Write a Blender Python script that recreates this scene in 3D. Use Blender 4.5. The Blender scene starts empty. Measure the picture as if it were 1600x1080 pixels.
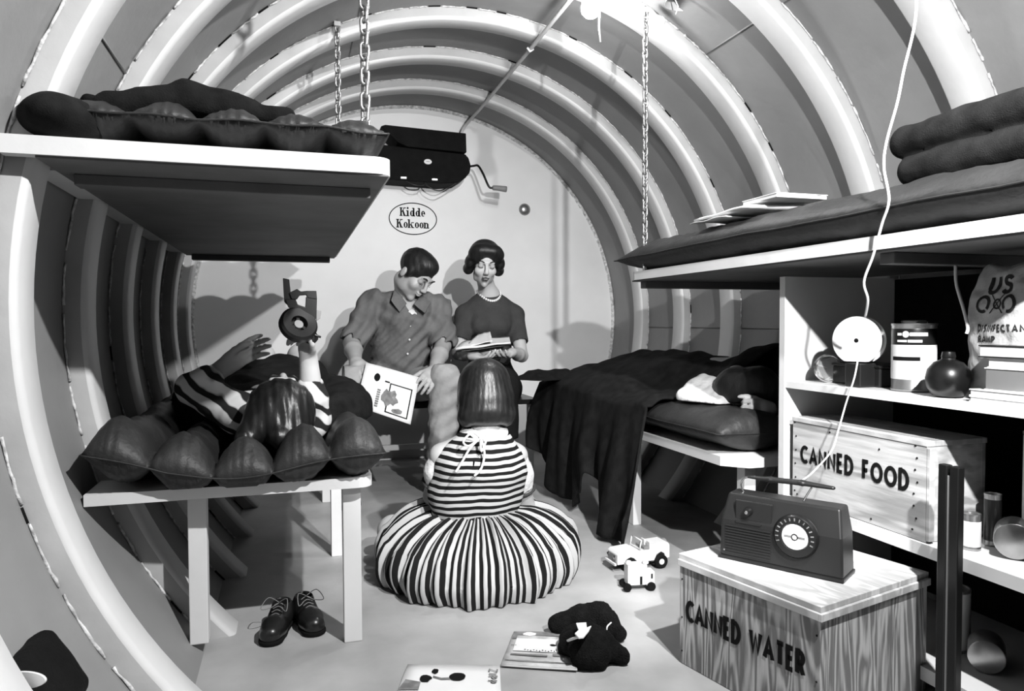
import bpy, bmesh, math, random
import numpy as np
from mathutils import Vector, Matrix, noise

# ------------------------------------------------------------------ camera, world, light, exposure
PI = math.pi
CAM = Vector((-0.7286, 0.0, 0.8031)); FPX = 1123.9
YAW, PITCH, ROLL = 0.2973, -0.0324, -0.0040
_cy, _sy, _cp, _sp = math.cos(YAW), math.sin(YAW), math.cos(PITCH), math.sin(PITCH)
FWD = Vector((_sy*_cp, _cy*_cp, _sp)); _r0 = Vector((_cy, -_sy, 0)); _u0 = _r0.cross(FWD)
RGT = _r0*math.cos(ROLL)+_u0*math.sin(ROLL); UPV = -_r0*math.sin(ROLL)+_u0*math.cos(ROLL)
sc = bpy.context.scene
C = sc.collection
cam = bpy.data.objects.new('camera', bpy.data.cameras.new('camera')); C.objects.link(cam)
m4 = Matrix((( RGT.x, UPV.x, -FWD.x, CAM.x), (RGT.y, UPV.y, -FWD.y, CAM.y), (RGT.z, UPV.z, -FWD.z, CAM.z), (0, 0, 0, 1)))
cam.matrix_world = m4
cam.data.sensor_width = 36; cam.data.lens = FPX/1600*36; cam.data.clip_start = .02
sc.camera = cam
w = bpy.data.worlds.new('world'); sc.world = w; w.use_nodes = True
w.node_tree.nodes['Background'].inputs[0].default_value = (1, 1, 1, 1)
w.node_tree.nodes['Background'].inputs[1].default_value = 0.015
sc.view_settings.view_transform = 'Standard'; sc.view_settings.look = 'None'
sc.cycles.diffuse_bounces = 1
sc.view_settings.exposure = -0.50; sc.view_settings.gamma = 1.0; sc.view_settings.use_curve_mapping = False

def lamp(name, loc, power, size, aim=None, cone=90, blend=1.):
    l = bpy.data.lights.new(name, 'SPOT' if aim else 'POINT'); l.energy = power; l.shadow_soft_size = size
    o = bpy.data.objects.new(name, l); C.objects.link(o); o.location = loc
    if aim:
        l.spot_size = math.radians(cone); l.spot_blend = blend
        o.rotation_euler = (Vector(aim)-Vector(loc)).to_track_quat('-Z', 'Y').to_euler()
    return o
lamp('flash_lamp', (-.02, .10, 1.46), 330, .018, (-.02+.235*4, .10+.972*4, 1.46-.22*4), 72, .30)       # photographer's main flash, right of and above the camera
lamp('side_flash_lamp', (.12, .36, 2.0), 340, .02, (-.75, 2.2, .1), 120, .7)       # his second, higher flash
BULB = (.262, 2.30, 1.875)                                                      # the shelter's ceiling bulb is a glowing globe, built below
BULB_STRENGTH = 480

def at(px, py, x=None, y=None, z=None):
    """point of a photographed spot on the plane x=, y= or z="""
    v = RGT*((px-800)/FPX) - UPV*((py-540)/FPX) + FWD
    if y is not None: t = (y-CAM.y)/v.y
    elif x is not None: t = (x-CAM.x)/v.x
    else: t = (z-CAM.z)/v.z
    return CAM + v*t

# ------------------------------------------------------------------ materials
def mat(name, g, rough=.6, amt=.12, scale=6., bump=0., bscale=None, metal=0., spec=.5, stretch=None, coat=0., sheen=0.):
    m = bpy.data.materials.new(name); m.use_nodes = True
    nt = m.node_tree; N = nt.nodes; Lk = nt.links; b = N['Principled BSDF']
    tc = N.new('ShaderNodeTexCoord'); mp = N.new('ShaderNodeMapping'); Lk.new(tc.outputs['Object'], mp.inputs[0])
    if stretch: mp.inputs['Scale'].default_value = stretch
    nz = N.new('ShaderNodeTexNoise'); nz.inputs['Scale'].default_value = scale; nz.inputs['Detail'].default_value = 6
    Lk.new(mp.outputs[0], nz.inputs['Vector'])
    rp = N.new('ShaderNodeValToRGB'); Lk.new(nz.outputs['Fac'], rp.inputs[0])
    lo, hi = max(g*(1-amt), 0), min(g*(1+amt), 1)
    rp.color_ramp.elements[0].position = .3; rp.color_ramp.elements[0].color = (lo, lo, lo, 1)
    rp.color_ramp.elements[1].position = .7; rp.color_ramp.elements[1].color = (hi, hi, hi, 1)
    Lk.new(rp.outputs[0], b.inputs['Base Color'])
    b.inputs['Roughness'].default_value = rough; b.inputs['Metallic'].default_value = metal
    b.inputs['Specular IOR Level'].default_value = spec if rough < .8 else .12
    if coat: b.inputs['Coat Weight'].default_value = coat
    if sheen: b.inputs['Sheen Weight'].default_value = sheen
    if bump:
        n2 = N.new('ShaderNodeTexNoise'); n2.inputs['Scale'].default_value = bscale or scale*4; n2.inputs['Detail'].default_value = 4
        Lk.new(mp.outputs[0], n2.inputs['Vector'])
        bp = N.new('ShaderNodeBump'); bp.inputs['Strength'].default_value = bump; bp.inputs['Distance'].default_value = .01
        Lk.new(n2.outputs['Fac'], bp.inputs['Height']); Lk.new(bp.outputs[0], b.inputs['Normal'])
    return m
def stripes(name, kind, dark, light, freq, phase=0, centre=(0, 0, 0), duty=0., warp=.0):
    """kind 'z' level bands, 'ang' bands fanning out round a centre"""
    m = mat(name, .5, .85, 0); nt = m.node_tree; N = nt.nodes; Lk = nt.links; b = N['Principled BSDF']
    tc = N.new('ShaderNodeTexCoord'); sp = N.new('ShaderNodeSeparateXYZ')
    nz = N.new('ShaderNodeTexNoise'); nz.inputs['Scale'].default_value = 9; nz.inputs['Detail'].default_value = 2
    Lk.new(tc.outputs['Object'], nz.inputs['Vector']); Lk.new(tc.outputs['Object'], sp.inputs[0])
    def M(op, a, b_=None):
        n = N.new('ShaderNodeMath'); n.operation = op
        for i, v in enumerate((a, b_)):
            if v is None: continue
            if isinstance(v, (int, float)): n.inputs[i].default_value = v
            else: Lk.new(v, n.inputs[i])
        return n.outputs[0]
    if kind == 'z': base = sp.outputs['Z']
    elif kind == 'x': base = sp.outputs['X']
    elif kind == 'mix': base = M('ADD', sp.outputs['Z'], M('MULTIPLY', sp.outputs['X'], .8))
    else: base = M('ARCTAN2', M('SUBTRACT', sp.outputs['Y'], centre[1]), M('SUBTRACT', sp.outputs['X'], centre[0]))
    v = M('ADD', base, M('MULTIPLY', nz.outputs['Fac'], warp))
    s = M('SINE', M('ADD', M('MULTIPLY', v, freq), phase))
    s = M('ADD', s, M('MULTIPLY', M('SINE', M('MULTIPLY', v, freq*3.)), .25))
    rp = N.new('ShaderNodeValToRGB'); Lk.new(M('ADD', M('MULTIPLY', s, .5), .5), rp.inputs[0])
    rp.color_ramp.elements[0].position = .46+duty; rp.color_ramp.elements[0].color = (dark,)*3+(1,)
    rp.color_ramp.elements[1].position = .56+duty; rp.color_ramp.elements[1].color = (light,)*3+(1,)
    Lk.new(rp.outputs[0], b.inputs['Base Color'])
    return m
def wood(name, g, amt, scale, stretch, dist=3., rough=.75, prof='SIN'):
    m = mat(name, g, rough, 0); nt = m.node_tree; N = nt.nodes; Lk = nt.links; b = N['Principled BSDF']
    tc = N.new('ShaderNodeTexCoord'); mp = N.new('ShaderNodeMapping'); Lk.new(tc.outputs['Object'], mp.inputs[0]); mp.inputs['Scale'].default_value = stretch
    n1 = N.new('ShaderNodeTexNoise'); n1.inputs['Scale'].default_value = scale; n1.inputs['Detail'].default_value = 2; n1.inputs['Distortion'].default_value = .6
    Lk.new(mp.outputs[0], n1.inputs['Vector'])
    mu = N.new('ShaderNodeMath'); mu.operation = 'MULTIPLY'; mu.inputs[1].default_value = dist*9; Lk.new(n1.outputs['Fac'], mu.inputs[0])
    si = N.new('ShaderNodeMath'); si.operation = 'SINE'; Lk.new(mu.outputs[0], si.inputs[0])
    n2 = N.new('ShaderNodeTexNoise'); n2.inputs['Scale'].default_value = scale*6; n2.inputs['Detail'].default_value = 8; Lk.new(mp.outputs[0], n2.inputs['Vector'])
    ad = N.new('ShaderNodeMath'); ad.operation = 'MULTIPLY_ADD'; ad.inputs[1].default_value = .3; Lk.new(si.outputs[0], ad.inputs[0]); Lk.new(n2.outputs['Fac'], ad.inputs[2])
    rp = N.new('ShaderNodeValToRGB'); Lk.new(ad.outputs[0], rp.inputs[0])
    lo, hi = g*(1-amt), min(1, g*(1+amt))
    rp.color_ramp.elements[0].position = .25; rp.color_ramp.elements[0].color = (lo, lo, lo, 1)
    rp.color_ramp.elements[1].position = .8; rp.color_ramp.elements[1].color = (hi, hi, hi, 1)
    Lk.new(rp.outputs[0], b.inputs['Base Color'])
    bp = N.new('ShaderNodeBump'); bp.inputs['Strength'].default_value = .25; bp.inputs['Distance'].default_value = .004
    Lk.new(ad.outputs[0], bp.inputs['Height']); Lk.new(bp.outputs[0], b.inputs['Normal'])
    return m
M_shell = mat('grey_shell_paint', .27, .55, .16, 2.2, .12, 30)
M_rib = mat('white_rib_paint', .74, .5, .06, 5, .08, 40)
M_web = mat('grey_rib_web', .48, .6, .12, 6, .08, 40)
M_end = mat('white_end_wall_paint', .82, .55, .07, 2.5, .05, 20)
M_bead = mat('weld_bead_paint', .62, .6, .5, 60, .5, 90)
M_floor = mat('grey_floor_paint', .43, .55, .30, 3.0, .15, 25)
M_white = mat('white_board_paint', .78, .5, .05, 6, .05, 40)
M_under_shade = mat('underside_shade_grey', .15, .6, .25, 5, .05, 40)  # shade under the bunks put into the colour; the boards are white
M_steel = mat('chain_steel', .35, .35, .5, 60, .3, 90, metal=.8)
M_black = mat('black_enamel', .006, .35, .3, 20)
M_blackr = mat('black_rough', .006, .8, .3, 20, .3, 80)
M_vinyl = mat('dark_vinyl', .022, .55, .35, 9, .25, 60)
M_blanket = mat('dark_wool_blanket', .009, .95, .4, 30, .3, 300)
M_blanket2 = mat('brown_wool_blanket', .013, .95, .4, 25, .25, 380)
M_skin = mat('skin', .42, .5, .08, 12)
M_skin_f = mat('skin_pale', .50, .5, .05, 12)
M_skin_c = mat('skin_child', .48, .5, .06, 12)
M_hair = mat('black_hair', .007, .5, .5, 60, .15, 120, stretch=(1, 1, .25))
M_hair_b = mat('brown_hair', .011, .38, .6, 60, .12, 120, stretch=(1, 1, .12))
M_shirt = mat('grey_cotton_shirt', .15, .85, .16, 10, .4, 40)
M_trouser = mat('light_twill_trousers', .36, .85, .15, 8, .4, 30)
M_sweater = mat('charcoal_knit', .055, .9, .12, 20, .4, 250)
M_skirtd = mat('dark_skirt', .010, .9, .2, 12, .3, 60)
M_wcloth = mat('white_cotton', .78, .85, .06, 10, .4, 60)
M_paper = mat('white_paper', .82, .7, .05, 8)
M_chrome = mat('chrome', .7, .18, .1, 10, metal=1.)
M_alu = mat('dull_tin', .45, .32, .2, 20, metal=.9)
M_toyw = mat('white_toy_plastic', .80, .35, .03, 10)
M_radio = mat('dark_radio_plastic', .014, .38, .12, 14)
M_radio2 = mat('black_dial_plastic', .010, .3, .1, 14)
M_ink = mat('black_ink', .008, .9, .1, 10)
M_midink = mat('grey_ink', .18, .7, .5, 40)
M_grey = mat('mid_grey_paint', .22, .6, .1, 10)
M_lip = mat('dark_lips', .06, .4, .1, 10)
M_plush = mat('black_plush', .008, 1., .4, 60, 1., 300)
M_bag = mat('kraft_bag_paper', .55, .7, .25, 9, .6, 30)
M_pearl = mat('pearl', .75, .2, .1, 10)
M_cratew = wood('oak_plywood_upright_grain', .34, .50, 2.2, (8, 8, .9), 6.)
M_cratet = wood('pale_plywood_top', .50, .22, 2, (2, 9, 2), 3.)
M_cratef = wood('pale_pine_board', .50, .30, 1.6, (.9, 3, 8), 3.)
M_emit = bpy.data.materials.new('lit_bulb_glass'); M_emit.use_nodes = True
_e = M_emit.node_tree.nodes['Principled BSDF']; _e.inputs['Emission Color'].default_value = (1, 1, 1, 1); _e.inputs['Emission Strength'].default_value = BULB_STRENGTH

# ------------------------------------------------------------------ helpers
def prop(o, label=None, cat=None, group=None, kind=None):
    if label: o['label'] = label
    if cat: o['category'] = cat
    if group: o['group'] = group
    if kind: o['kind'] = kind
    return o
def empty(name, loc=(0, 0, 0), rz=0, **k):
    o = bpy.data.objects.new(name, None); C.objects.link(o); o.location = loc; o.rotation_euler = (0, 0, rz); o.empty_display_size = .05
    return prop(o, **k)
def link(name, me, m=None, parent=None, smooth=False, **k):
    o = bpy.data.objects.new(name, me); C.objects.link(o)
    if m is not None:
        for q in (m if isinstance(m, (list, tuple)) else [m]): me.materials.append(q)
    if smooth: me.polygons.foreach_set('use_smooth', [True]*len(me.polygons))
    if parent is not None: o.parent = parent
    return prop(o, **k)
def pyd(name, v, f, m=None, parent=None, smooth=False, **k):
    me = bpy.data.meshes.new(name); me.from_pydata([tuple(a) for a in v], [], [tuple(a) for a in f]); me.update()
    return link(name, me, m, parent, smooth, **k)
def bmo(name, bm, m=None, parent=None, smooth=False, bevel=0, seg=2, **k):
    if bevel:
        bmesh.ops.remove_doubles(bm, verts=bm.verts, dist=1e-6)
        bmesh.ops.bevel(bm, geom=[e for e in bm.edges if e.calc_face_angle(0) > .5], offset=bevel, segments=seg, profile=.5, affect='EDGES')
    bmesh.ops.recalc_face_normals(bm, faces=bm.faces)
    me = bpy.data.meshes.new(name); bm.to_mesh(me); bm.free()
    o = link(name, me, m, parent, smooth, **k)
    return o
def bx(bm, x0, x1, y0, y1, z0, z1, M=None):
    vs = [bm.verts.new((x, y, z)) for z in (z0, z1) for y in (y0, y1) for x in (x0, x1)]
    if M is not None:
        for v in vs: v.co = M @ v.co
    for f in ((0, 2, 3, 1), (4, 5, 7, 6), (0, 1, 5, 4), (2, 6, 7, 3), (0, 4, 6, 2), (1, 3, 7, 5)): bm.faces.new([vs[i] for i in f])
def box(name, x0, x1, y0, y1, z0, z1, m, parent=None, bevel=.002, M=None, **k):
    bm = bmesh.new(); bx(bm, x0, x1, y0, y1, z0, z1, M); return bmo(name, bm, m, parent, bevel=bevel, **k)
def prism(name, poly, z0, z1, m, parent=None, bevel=0, M=None, **k):
    """outline in XY drawn up from z0 to z1 (M turns it elsewhere)"""
    bm = bmesh.new(); a = [bm.verts.new((p[0], p[1], z0)) for p in poly]; b = [bm.verts.new((p[0], p[1], z1)) for p in poly]
    bm.faces.new(a[::-1]); bm.faces.new(b); n = len(poly)
    for i in range(n): bm.faces.new((a[i], a[(i+1) % n], b[(i+1) % n], b[i]))
    if M is not None: bmesh.ops.transform(bm, matrix=M, verts=bm.verts)
    return bmo(name, bm, m, parent, bevel=bevel, **k)
def frame(o, xa, ya):
    xa = Vector(xa).normalized(); ya = Vector(ya); za = xa.cross(ya).normalized(); ya = za.cross(xa)
    return Matrix(((xa.x, ya.x, za.x, o[0]), (xa.y, ya.y, za.y, o[1]), (xa.z, ya.z, za.z, o[2]), (0, 0, 0, 1)))
def tube_geo(path, r, n=8, closed=False, taper=None):
    V = []; Fc = []; L = len(path); path = [Vector(p) for p in path]; prev = None
    for i, p in enumerate(path):
        if closed: t = path[(i+1) % L]-path[i-1]
        else: t = path[min(i+1, L-1)]-path[max(i-1, 0)]
        t.normalize()
        if prev is None:
            a = Vector((0, 0, 1)) if abs(t.z) < .9 else Vector((1, 0, 0)); a = (a-t*a.dot(t)).normalized()
        else: a = (prev-t*prev.dot(t)).normalized()
        prev = a; b = t.cross(a); rr = r if taper is None else r*taper[i]
        for j in range(n):
            c = 2*PI*j/n; V.append(p+(a*math.cos(c)+b*math.sin(c))*rr)
    for i in range(L if closed else L-1):
        for j in range(n):
            Fc.append((i*n+j, i*n+(j+1) % n, ((i+1) % L)*n+(j+1) % n, ((i+1) % L)*n+j))
    if not closed: Fc.append(tuple(range(n))[::-1]); Fc.append(tuple(range((L-1)*n, L*n)))
    return V, Fc
def tube(name, path, r, m, parent=None, n=8, closed=False, taper=None, **k):
    V, Fc = tube_geo(path, r, n, closed, taper); return pyd(name, V, Fc, m, parent, True, **k)
def spline(pts, k=8):
    pts = [Vector(p) for p in pts]; out = []
    for i in range(len(pts)-1):
        a, b, c, d = pts[max(i-1, 0)], pts[i], pts[i+1], pts[min(i+2, len(pts)-1)]
        for j in range(k):
            t = j/k; out.append(.5*((2*b)+(c-a)*t+(2*a-5*b+4*c-d)*t*t+(3*b-3*c+d-a)*t**3))
    out.append(pts[-1]); return out
def lathe(name, prof, m, parent=None, n=32, M=None, smooth=True, **k):
    """profile (r, z) turned about z"""
    V = []; Fc = []
    for r, z in prof:
        for j in range(n): V.append(Vector((r*math.cos(2*PI*j/n), r*math.sin(2*PI*j/n), z)))
    for i in range(len(prof)-1):
        for j in range(n): Fc.append((i*n+j, i*n+(j+1) % n, (i+1)*n+(j+1) % n, (i+1)*n+j))
    if prof[0][0] > 1e-5: Fc.append(tuple(range(n))[::-1])
    if prof[-1][0] > 1e-5: Fc.append(tuple(range((len(prof)-1)*n, len(prof)*n)))
    if M is not None: V = [M @ v for v in V]
    bm = bmesh.new(); vs = [bm.verts.new(v) for v in V]
    for f in Fc: bm.faces.new([vs[i] for i in f])
    bmesh.ops.remove_doubles(bm, verts=bm.verts, dist=1e-6)
    for e in bm.edges:
        if e.calc_face_angle(0) > .7: e.smooth = False
    return bmo(name, bm, m, parent, smooth=smooth, **k)
def text(name, s, size, m, M, parent=None, bold=0., xs=1., align='CENTER', space=1., ext=.0004, slot=None, **k):
    cu = bpy.data.curves.new(name, 'FONT'); cu.body = s; cu.size = size; cu.align_x = align; cu.align_y = 'CENTER'
    cu.offset = bold; cu.space_character = space; cu.extrude = ext; cu.space_line = .95; cu.resolution_u = 3
    o = bpy.data.objects.new(name+'_c', cu); C.objects.link(o)
    dg = bpy.context.evaluated_depsgraph_get(); me = bpy.data.meshes.new_from_object(o.evaluated_get(dg))
    bpy.data.objects.remove(o); me.name = name
    me.transform(Matrix.Diagonal((xs, 1, 1, 1))); me.transform(M); me.materials.clear()
    return link(name, me, m, parent, **k)

# ---- signed-distance modelling: organic shapes grown as one continuous surface
class Sdf:
    def __init__(s, lo, hi, h):
        s.lo = np.array(lo, float); s.h = h; s.n = np.ceil((np.array(hi)-s.lo)/h).astype(int)+1
        s.f = np.full(tuple(s.n), 1., np.float32)
    def _loc(s, lo, hi):
        a = np.clip(np.floor((np.array(lo)-s.lo)/s.h).astype(int), 0, s.n); b = np.clip(np.ceil((np.array(hi)-s.lo)/s.h).astype(int)+1, 0, s.n)
        if (b <= a).any(): return None, None
        sl = tuple(slice(i, j) for i, j in zip(a, b))
        g = [ (s.lo[i]+s.h*np.arange(a[i], b[i])).astype(np.float32) for i in range(3)]
        return sl, (g[0][:, None, None], g[1][None, :, None], g[2][None, None, :])
    def put(s, sl, d, k, sub=False):
        f = s.f[sl]
        if sub: f = -f
        if k > 0:
            hh = np.clip(.5+.5*(f-d)/k, 0, 1); r = f*(1-hh)+d*hh-k*hh*(1-hh)
        else: r = np.minimum(f, d)
        s.f[sl] = -r if sub else r
    def cone(s, p0, p1, r0, r1, k=.015, side=None, asp=1., sub=False):
        p0 = np.array(p0, float); p1 = np.array(p1, float); R = max(r0, r1)*max(asp, 1)+k*1.5+s.h*2
        sl, g = s._loc(np.minimum(p0, p1)-R, np.maximum(p0, p1)+R)
        if sl is None: return s
        e = p1-p0; L2 = max(e@e, 1e-9)
        q = [g[i]-p0[i] for i in range(3)]
        t = np.clip((q[0]*e[0]+q[1]*e[1]+q[2]*e[2])/L2, 0, 1)
        d = [q[i]-t*e[i] for i in range(3)]
        dd = d[0]**2+d[1]**2+d[2]**2
        if side is not None:
            sd = np.array(side, float); sd -= e*(sd@e)/L2; sd /= np.linalg.norm(sd)
            c = d[0]*sd[0]+d[1]*sd[1]+d[2]*sd[2]; dd = dd-c*c*(1-1/asp**2)
        s.put(sl, (np.sqrt(np.maximum(dd, 0))-(r0+(r1-r0)*t)).astype(np.float32), k, sub); return s
    def chain(s, pts, rs, k=.012, **kw):
        for i in range(len(pts)-1): s.cone(pts[i], pts[i+1], rs[i], rs[i+1], k, **kw)
        return s
    def ell(s, c, r, rot=None, k=.015, sub=False):
        c = np.array(c, float); r = np.array(r, float); R = r.max()+k*1.5+s.h*2
        sl, g = s._loc(c-R, c+R)
        if sl is None: return s
        q = [g[i]-c[i] for i in range(3)]
        if rot is not None:
            A = np.array(rot.to_3x3().transposed()) if hasattr(rot, 'to_3x3') else np.array(rot)
            q = [A[i][0]*q[0]+A[i][1]*q[1]+A[i][2]*q[2] for i in range(3)]
        k0 = np.sqrt(sum((q[i]/r[i])**2 for i in range(3))); k1 = np.sqrt(sum((q[i]/r[i]**2)**2 for i in range(3)))
        s.put(sl, (k0*(k0-1)/np.maximum(k1, 1e-6)).astype(np.float32), k, sub); return s
    def rbox(s, c, hw, rad, rot=None, k=.01, sub=False):
        c = np.array(c, float); R = np.linalg.norm(hw)+k*1.5+s.h*2
        sl, g = s._loc(c-R, c+R)
        if sl is None: return s
        q = [g[i]-c[i] for i in range(3)]
        if rot is not None:
            A = np.array(rot.to_3x3().transposed()); q = [A[i][0]*q[0]+A[i][1]*q[1]+A[i][2]*q[2] for i in range(3)]
        a = [np.abs(q[i])-(hw[i]-rad) for i in range(3)]
        o = np.sqrt(sum(np.maximum(v, 0)**2 for v in a)); ins = np.minimum(np.maximum(np.maximum(a[0], a[1]), a[2]), 0)
        s.put(sl, (o+ins-rad).astype(np.float32), k, sub); return s
    def cut(s, p, n):
        """drop everything on the side n points to"""
        g = [(s.lo[i]+s.h*np.arange(s.n[i])).astype(np.float32) for i in range(3)]
        n = np.array(n, float); n /= np.linalg.norm(n)
        d = (g[0][:, None, None]-p[0])*n[0]+(g[1][None, :, None]-p[1])*n[1]+(g[2][None, None, :]-p[2])*n[2]
        s.f = np.maximum(s.f, d.astype(np.float32)); return s
    def wrinkle(s, fn):
        g = [(s.lo[i]+s.h*np.arange(s.n[i])).astype(np.float32) for i in range(3)]
        s.f = s.f+fn(g[0][:, None, None], g[1][None, :, None], g[2][None, None, :]).astype(np.float32); return s
    def mesh(s):
        f = s.f; f[0] = f[-1] = 1; f[:, 0] = f[:, -1] = 1; f[:, :, 0] = f[:, :, -1] = 1
        ins = f < 0; n = f.shape
        c = np.zeros((n[0]-1, n[1]-1, n[2]-1), np.int8)
        for i in (0, 1):
            for j in (0, 1):
                for k in (0, 1): c += ins[i:n[0]-1+i, j:n[1]-1+j, k:n[2]-1+k]
        act = (c > 0) & (c < 8); idx = np.argwhere(act); vid = np.full(act.shape, -1, np.int32); vid[act] = np.arange(len(idx))
        P = np.zeros((len(idx), 3)); W = np.zeros(len(idx)); corners = [(i, j, k) for i in (0, 1) for j in (0, 1) for k in (0, 1)]
        for a in corners:
            for ax in range(3):
                if a[ax]: continue
                b = list(a); b[ax] = 1
                fa = f[idx[:, 0]+a[0], idx[:, 1]+a[1], idx[:, 2]+a[2]]; fb = f[idx[:, 0]+b[0], idx[:, 1]+b[1], idx[:, 2]+b[2]]
                m = (fa < 0) != (fb < 0); t = np.where(m, fa/np.where(m, fa-fb, 1), 0)
                q = np.tile(np.array(a, float), (len(idx), 1)); q[:, ax] += t
                P += q*m[:, None]; W += m
        V = (idx+P/W[:, None])*s.h+s.lo
        Q = []
        for ax in range(3):
            o1, o2 = [(1, 2), (2, 0), (0, 1)][ax]
            sl0 = [slice(None)]*3; sl1 = [slice(None)]*3; sl0[ax] = slice(0, -1); sl1[ax] = slice(1, None)
            A = ins[tuple(sl0)]; B = ins[tuple(sl1)]; e = np.argwhere(A != B)
            e = e[(e[:, o1] > 0) & (e[:, o2] > 0) & (e[:, o1] < n[o1]-1) & (e[:, o2] < n[o2]-1)]
            fl = A[e[:, 0], e[:, 1], e[:, 2]]
            q = []
            for d1, d2 in ((-1, -1), (0, -1), (0, 0), (-1, 0)):
                x = e.copy(); x[:, o1] += d1; x[:, o2] += d2; q.append(vid[x[:, 0], x[:, 1], x[:, 2]])
            q = np.stack(q, 1); q[~fl] = q[~fl][:, ::-1]; Q.append(q)
        return V, np.concatenate(Q)
    def build(s, name, m, parent=None, relax=1, disp=None, **k):
        V, Q = s.mesh()
        for _ in range(relax):
            A = np.zeros_like(V); cn = np.zeros(len(V))
            for i in range(4):
                np.add.at(A, Q[:, i], V[Q[:, (i+1) % 4]]); np.add.at(cn, Q[:, i], 1)
            V = V*.5+A/np.maximum(cn, 1)[:, None]*.5
        if parent is not None: V = V-np.array(parent_origin(parent))
        me = bpy.data.meshes.new(name); me.vertices.add(len(V)); me.vertices.foreach_set('co', V.astype(np.float32).ravel())
        me.loops.add(len(Q)*4); me.loops.foreach_set('vertex_index', Q.astype(np.int32).ravel())
        me.polygons.add(len(Q)); me.polygons.foreach_set('loop_start', np.arange(len(Q), dtype=np.int32)*4)
        me.update(calc_edges=True); me.validate()
        return link(name, me, m, parent, True, **k)
def parent_origin(o):
    v = Vector((0, 0, 0))
    while o is not None: v += Vector(o.location); o = o.parent
    return v
def rotm(x=0, y=0, z=0):
    return Matrix.Rotation(z, 4, 'Z') @ Matrix.Rotation(y, 4, 'Y') @ Matrix.Rotation(x, 4, 'X')
def settle(root, loc):
    """give a thing whose parts were built in world space its own base point"""
    d = Vector(loc); root.location = d
    for ch in root.children: ch.location = Vector(ch.location)-d
    return root
def copy_tree(o, parent=None):
    c = o.copy(); C.objects.link(c)
    if parent is not None: c.parent = parent
    for ch in o.children: copy_tree(ch, c)
    return c

# ------------------------------------------------------------------ the shelter: a steel tank lying on its side
R = 1.25; RI = 1.20; AX = .82; Y0 = .60; Y1 = 4.22
RIBS = [.732, 1.141, 1.593, 2.051, 2.499, 2.955, 3.392, 3.848]
def shell(name, a0, a1, n):
    V = []; Fc = []; ny = 24
    for rr in (R, R+.012):
        for i in range(n+1):
            a = math.radians(a0+(a1-a0)*i/n)
            for j in range(ny+1):
                dent = .0025*noise.noise(Vector((a*3, j*.5, 0)))*(1 if 0 < i < n else 0)
                V.append(((rr+dent)*math.cos(a), Y0+(Y1-Y0)*j/ny, AX+(rr+dent)*math.sin(a)))
    o = (n+1)*(ny+1); q = lambda i, j: i*(ny+1)+j
    for i in range(n):
        for j in range(ny):
            Fc.append((q(i, j), q(i, j+1), q(i+1, j+1), q(i+1, j))); Fc.append((o+q(i, j), o+q(i+1, j), o+q(i+1, j+1), o+q(i, j+1)))
    return pyd(name, V, Fc, M_shell, None, True, kind='structure')
shell('wall_right', -42, 38, 40); shell('ceiling', 38, 142, 52); shell('wall_left', 142, 222, 40)
V = []; a0 = math.asin(-.82/R)
V = [(math.cos(t)*R, Y1, AX+math.sin(t)*R) for t in np.linspace(a0-.02, PI-a0+.02, 97)]
V2 = [(x, y+.012, z) for x, y, z in V]; n = len(V)
pyd('wall_back', V+V2, [tuple(range(n)), tuple(range(n, 2*n))[::-1]]+[(i, i+1, n+i+1, n+i) for i in range(n-1)], M_end, kind='structure')
box('floor', -.945, .945, Y0, Y1, -.03, 0, M_floor, bevel=0, kind='structure')
# hoop ribs: pressed channels, white, each with its run of weld
LO = math.radians(-43.3); HI = math.radians(223.3)
def ring(prof, n=120, a0=LO, a1=HI, closed_prof=False, jit=None):
    V = []; Fc = []; m = len(prof)
    for i in range(n+1):
        a = a0+(a1-a0)*i/n
        for j, (y, r) in enumerate(prof):
            rr = r+(jit(i, j) if jit else 0); V.append((rr*math.cos(a), y, AX+rr*math.sin(a)))
    mm = m if closed_prof else m-1
    for i in range(n):
        for j in range(mm): Fc.append((i*m+j, i*m+(j+1) % m, (i+1)*m+(j+1) % m, (i+1)*m+j))
    return V, Fc
RIBM = []
for k, yk in enumerate(RIBS):
    prof = [(yk-.099, R+.004), (yk-.098, RI+.012), (yk-.093, RI+.003), (yk-.083, RI), (yk-.006, RI), (yk, RI+.004), (yk+.001, R+.004)]
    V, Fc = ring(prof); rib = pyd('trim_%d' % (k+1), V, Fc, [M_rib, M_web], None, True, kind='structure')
    rib.data.polygons.foreach_set('material_index', [1 if i % (len(prof)-1) == 0 else 0 for i in range(len(Fc))])  # near side faces take the greyer web material
    me = rib.data
    # stitched weld bead with gaps
    rnd = random.Random(k); a = LO; BV = []; BF = []; DV = []; DF = []
    while a < HI:
        ln = rnd.uniform(.05, .16); b = min(a+ln, HI); nn = 8; pts = []
        for i in range(nn+1):
            t = a+(b-a)*i/nn; rr = R-.003+rnd.uniform(-.0015, .0015)
            pts.append((rr*math.cos(t), yk-.102, AX+rr*math.sin(t)))
        v, f = tube_geo(pts, .0032, 6, taper=[rnd.uniform(.6, 1.25) for _ in pts]); o = len(BV)
        BV += v; BF += [tuple(o+i for i in q) for q in f]; g_ = rnd.uniform(.004, .03); big = 2 <= k <= 6 and rnd.random() < .35
        if big:
            g_ = rnd.uniform(.03, .055); v, f = tube_geo([((R-.002)*math.cos(b+.004+g_*.8*q), yk-.103, AX+(R-.002)*math.sin(b+.004+g_*.8*q)) for q in (0, .33, .66, 1)], .0030, 5); o = len(DV); DV += v; DF += [tuple(o+i for i in q) for q in f]
        a = b+g_
    pyd('weld_bead', BV, BF, M_bead, rib, True)
    if DV: pyd('open_slot', DV, DF, M_ink, rib, True)
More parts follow.
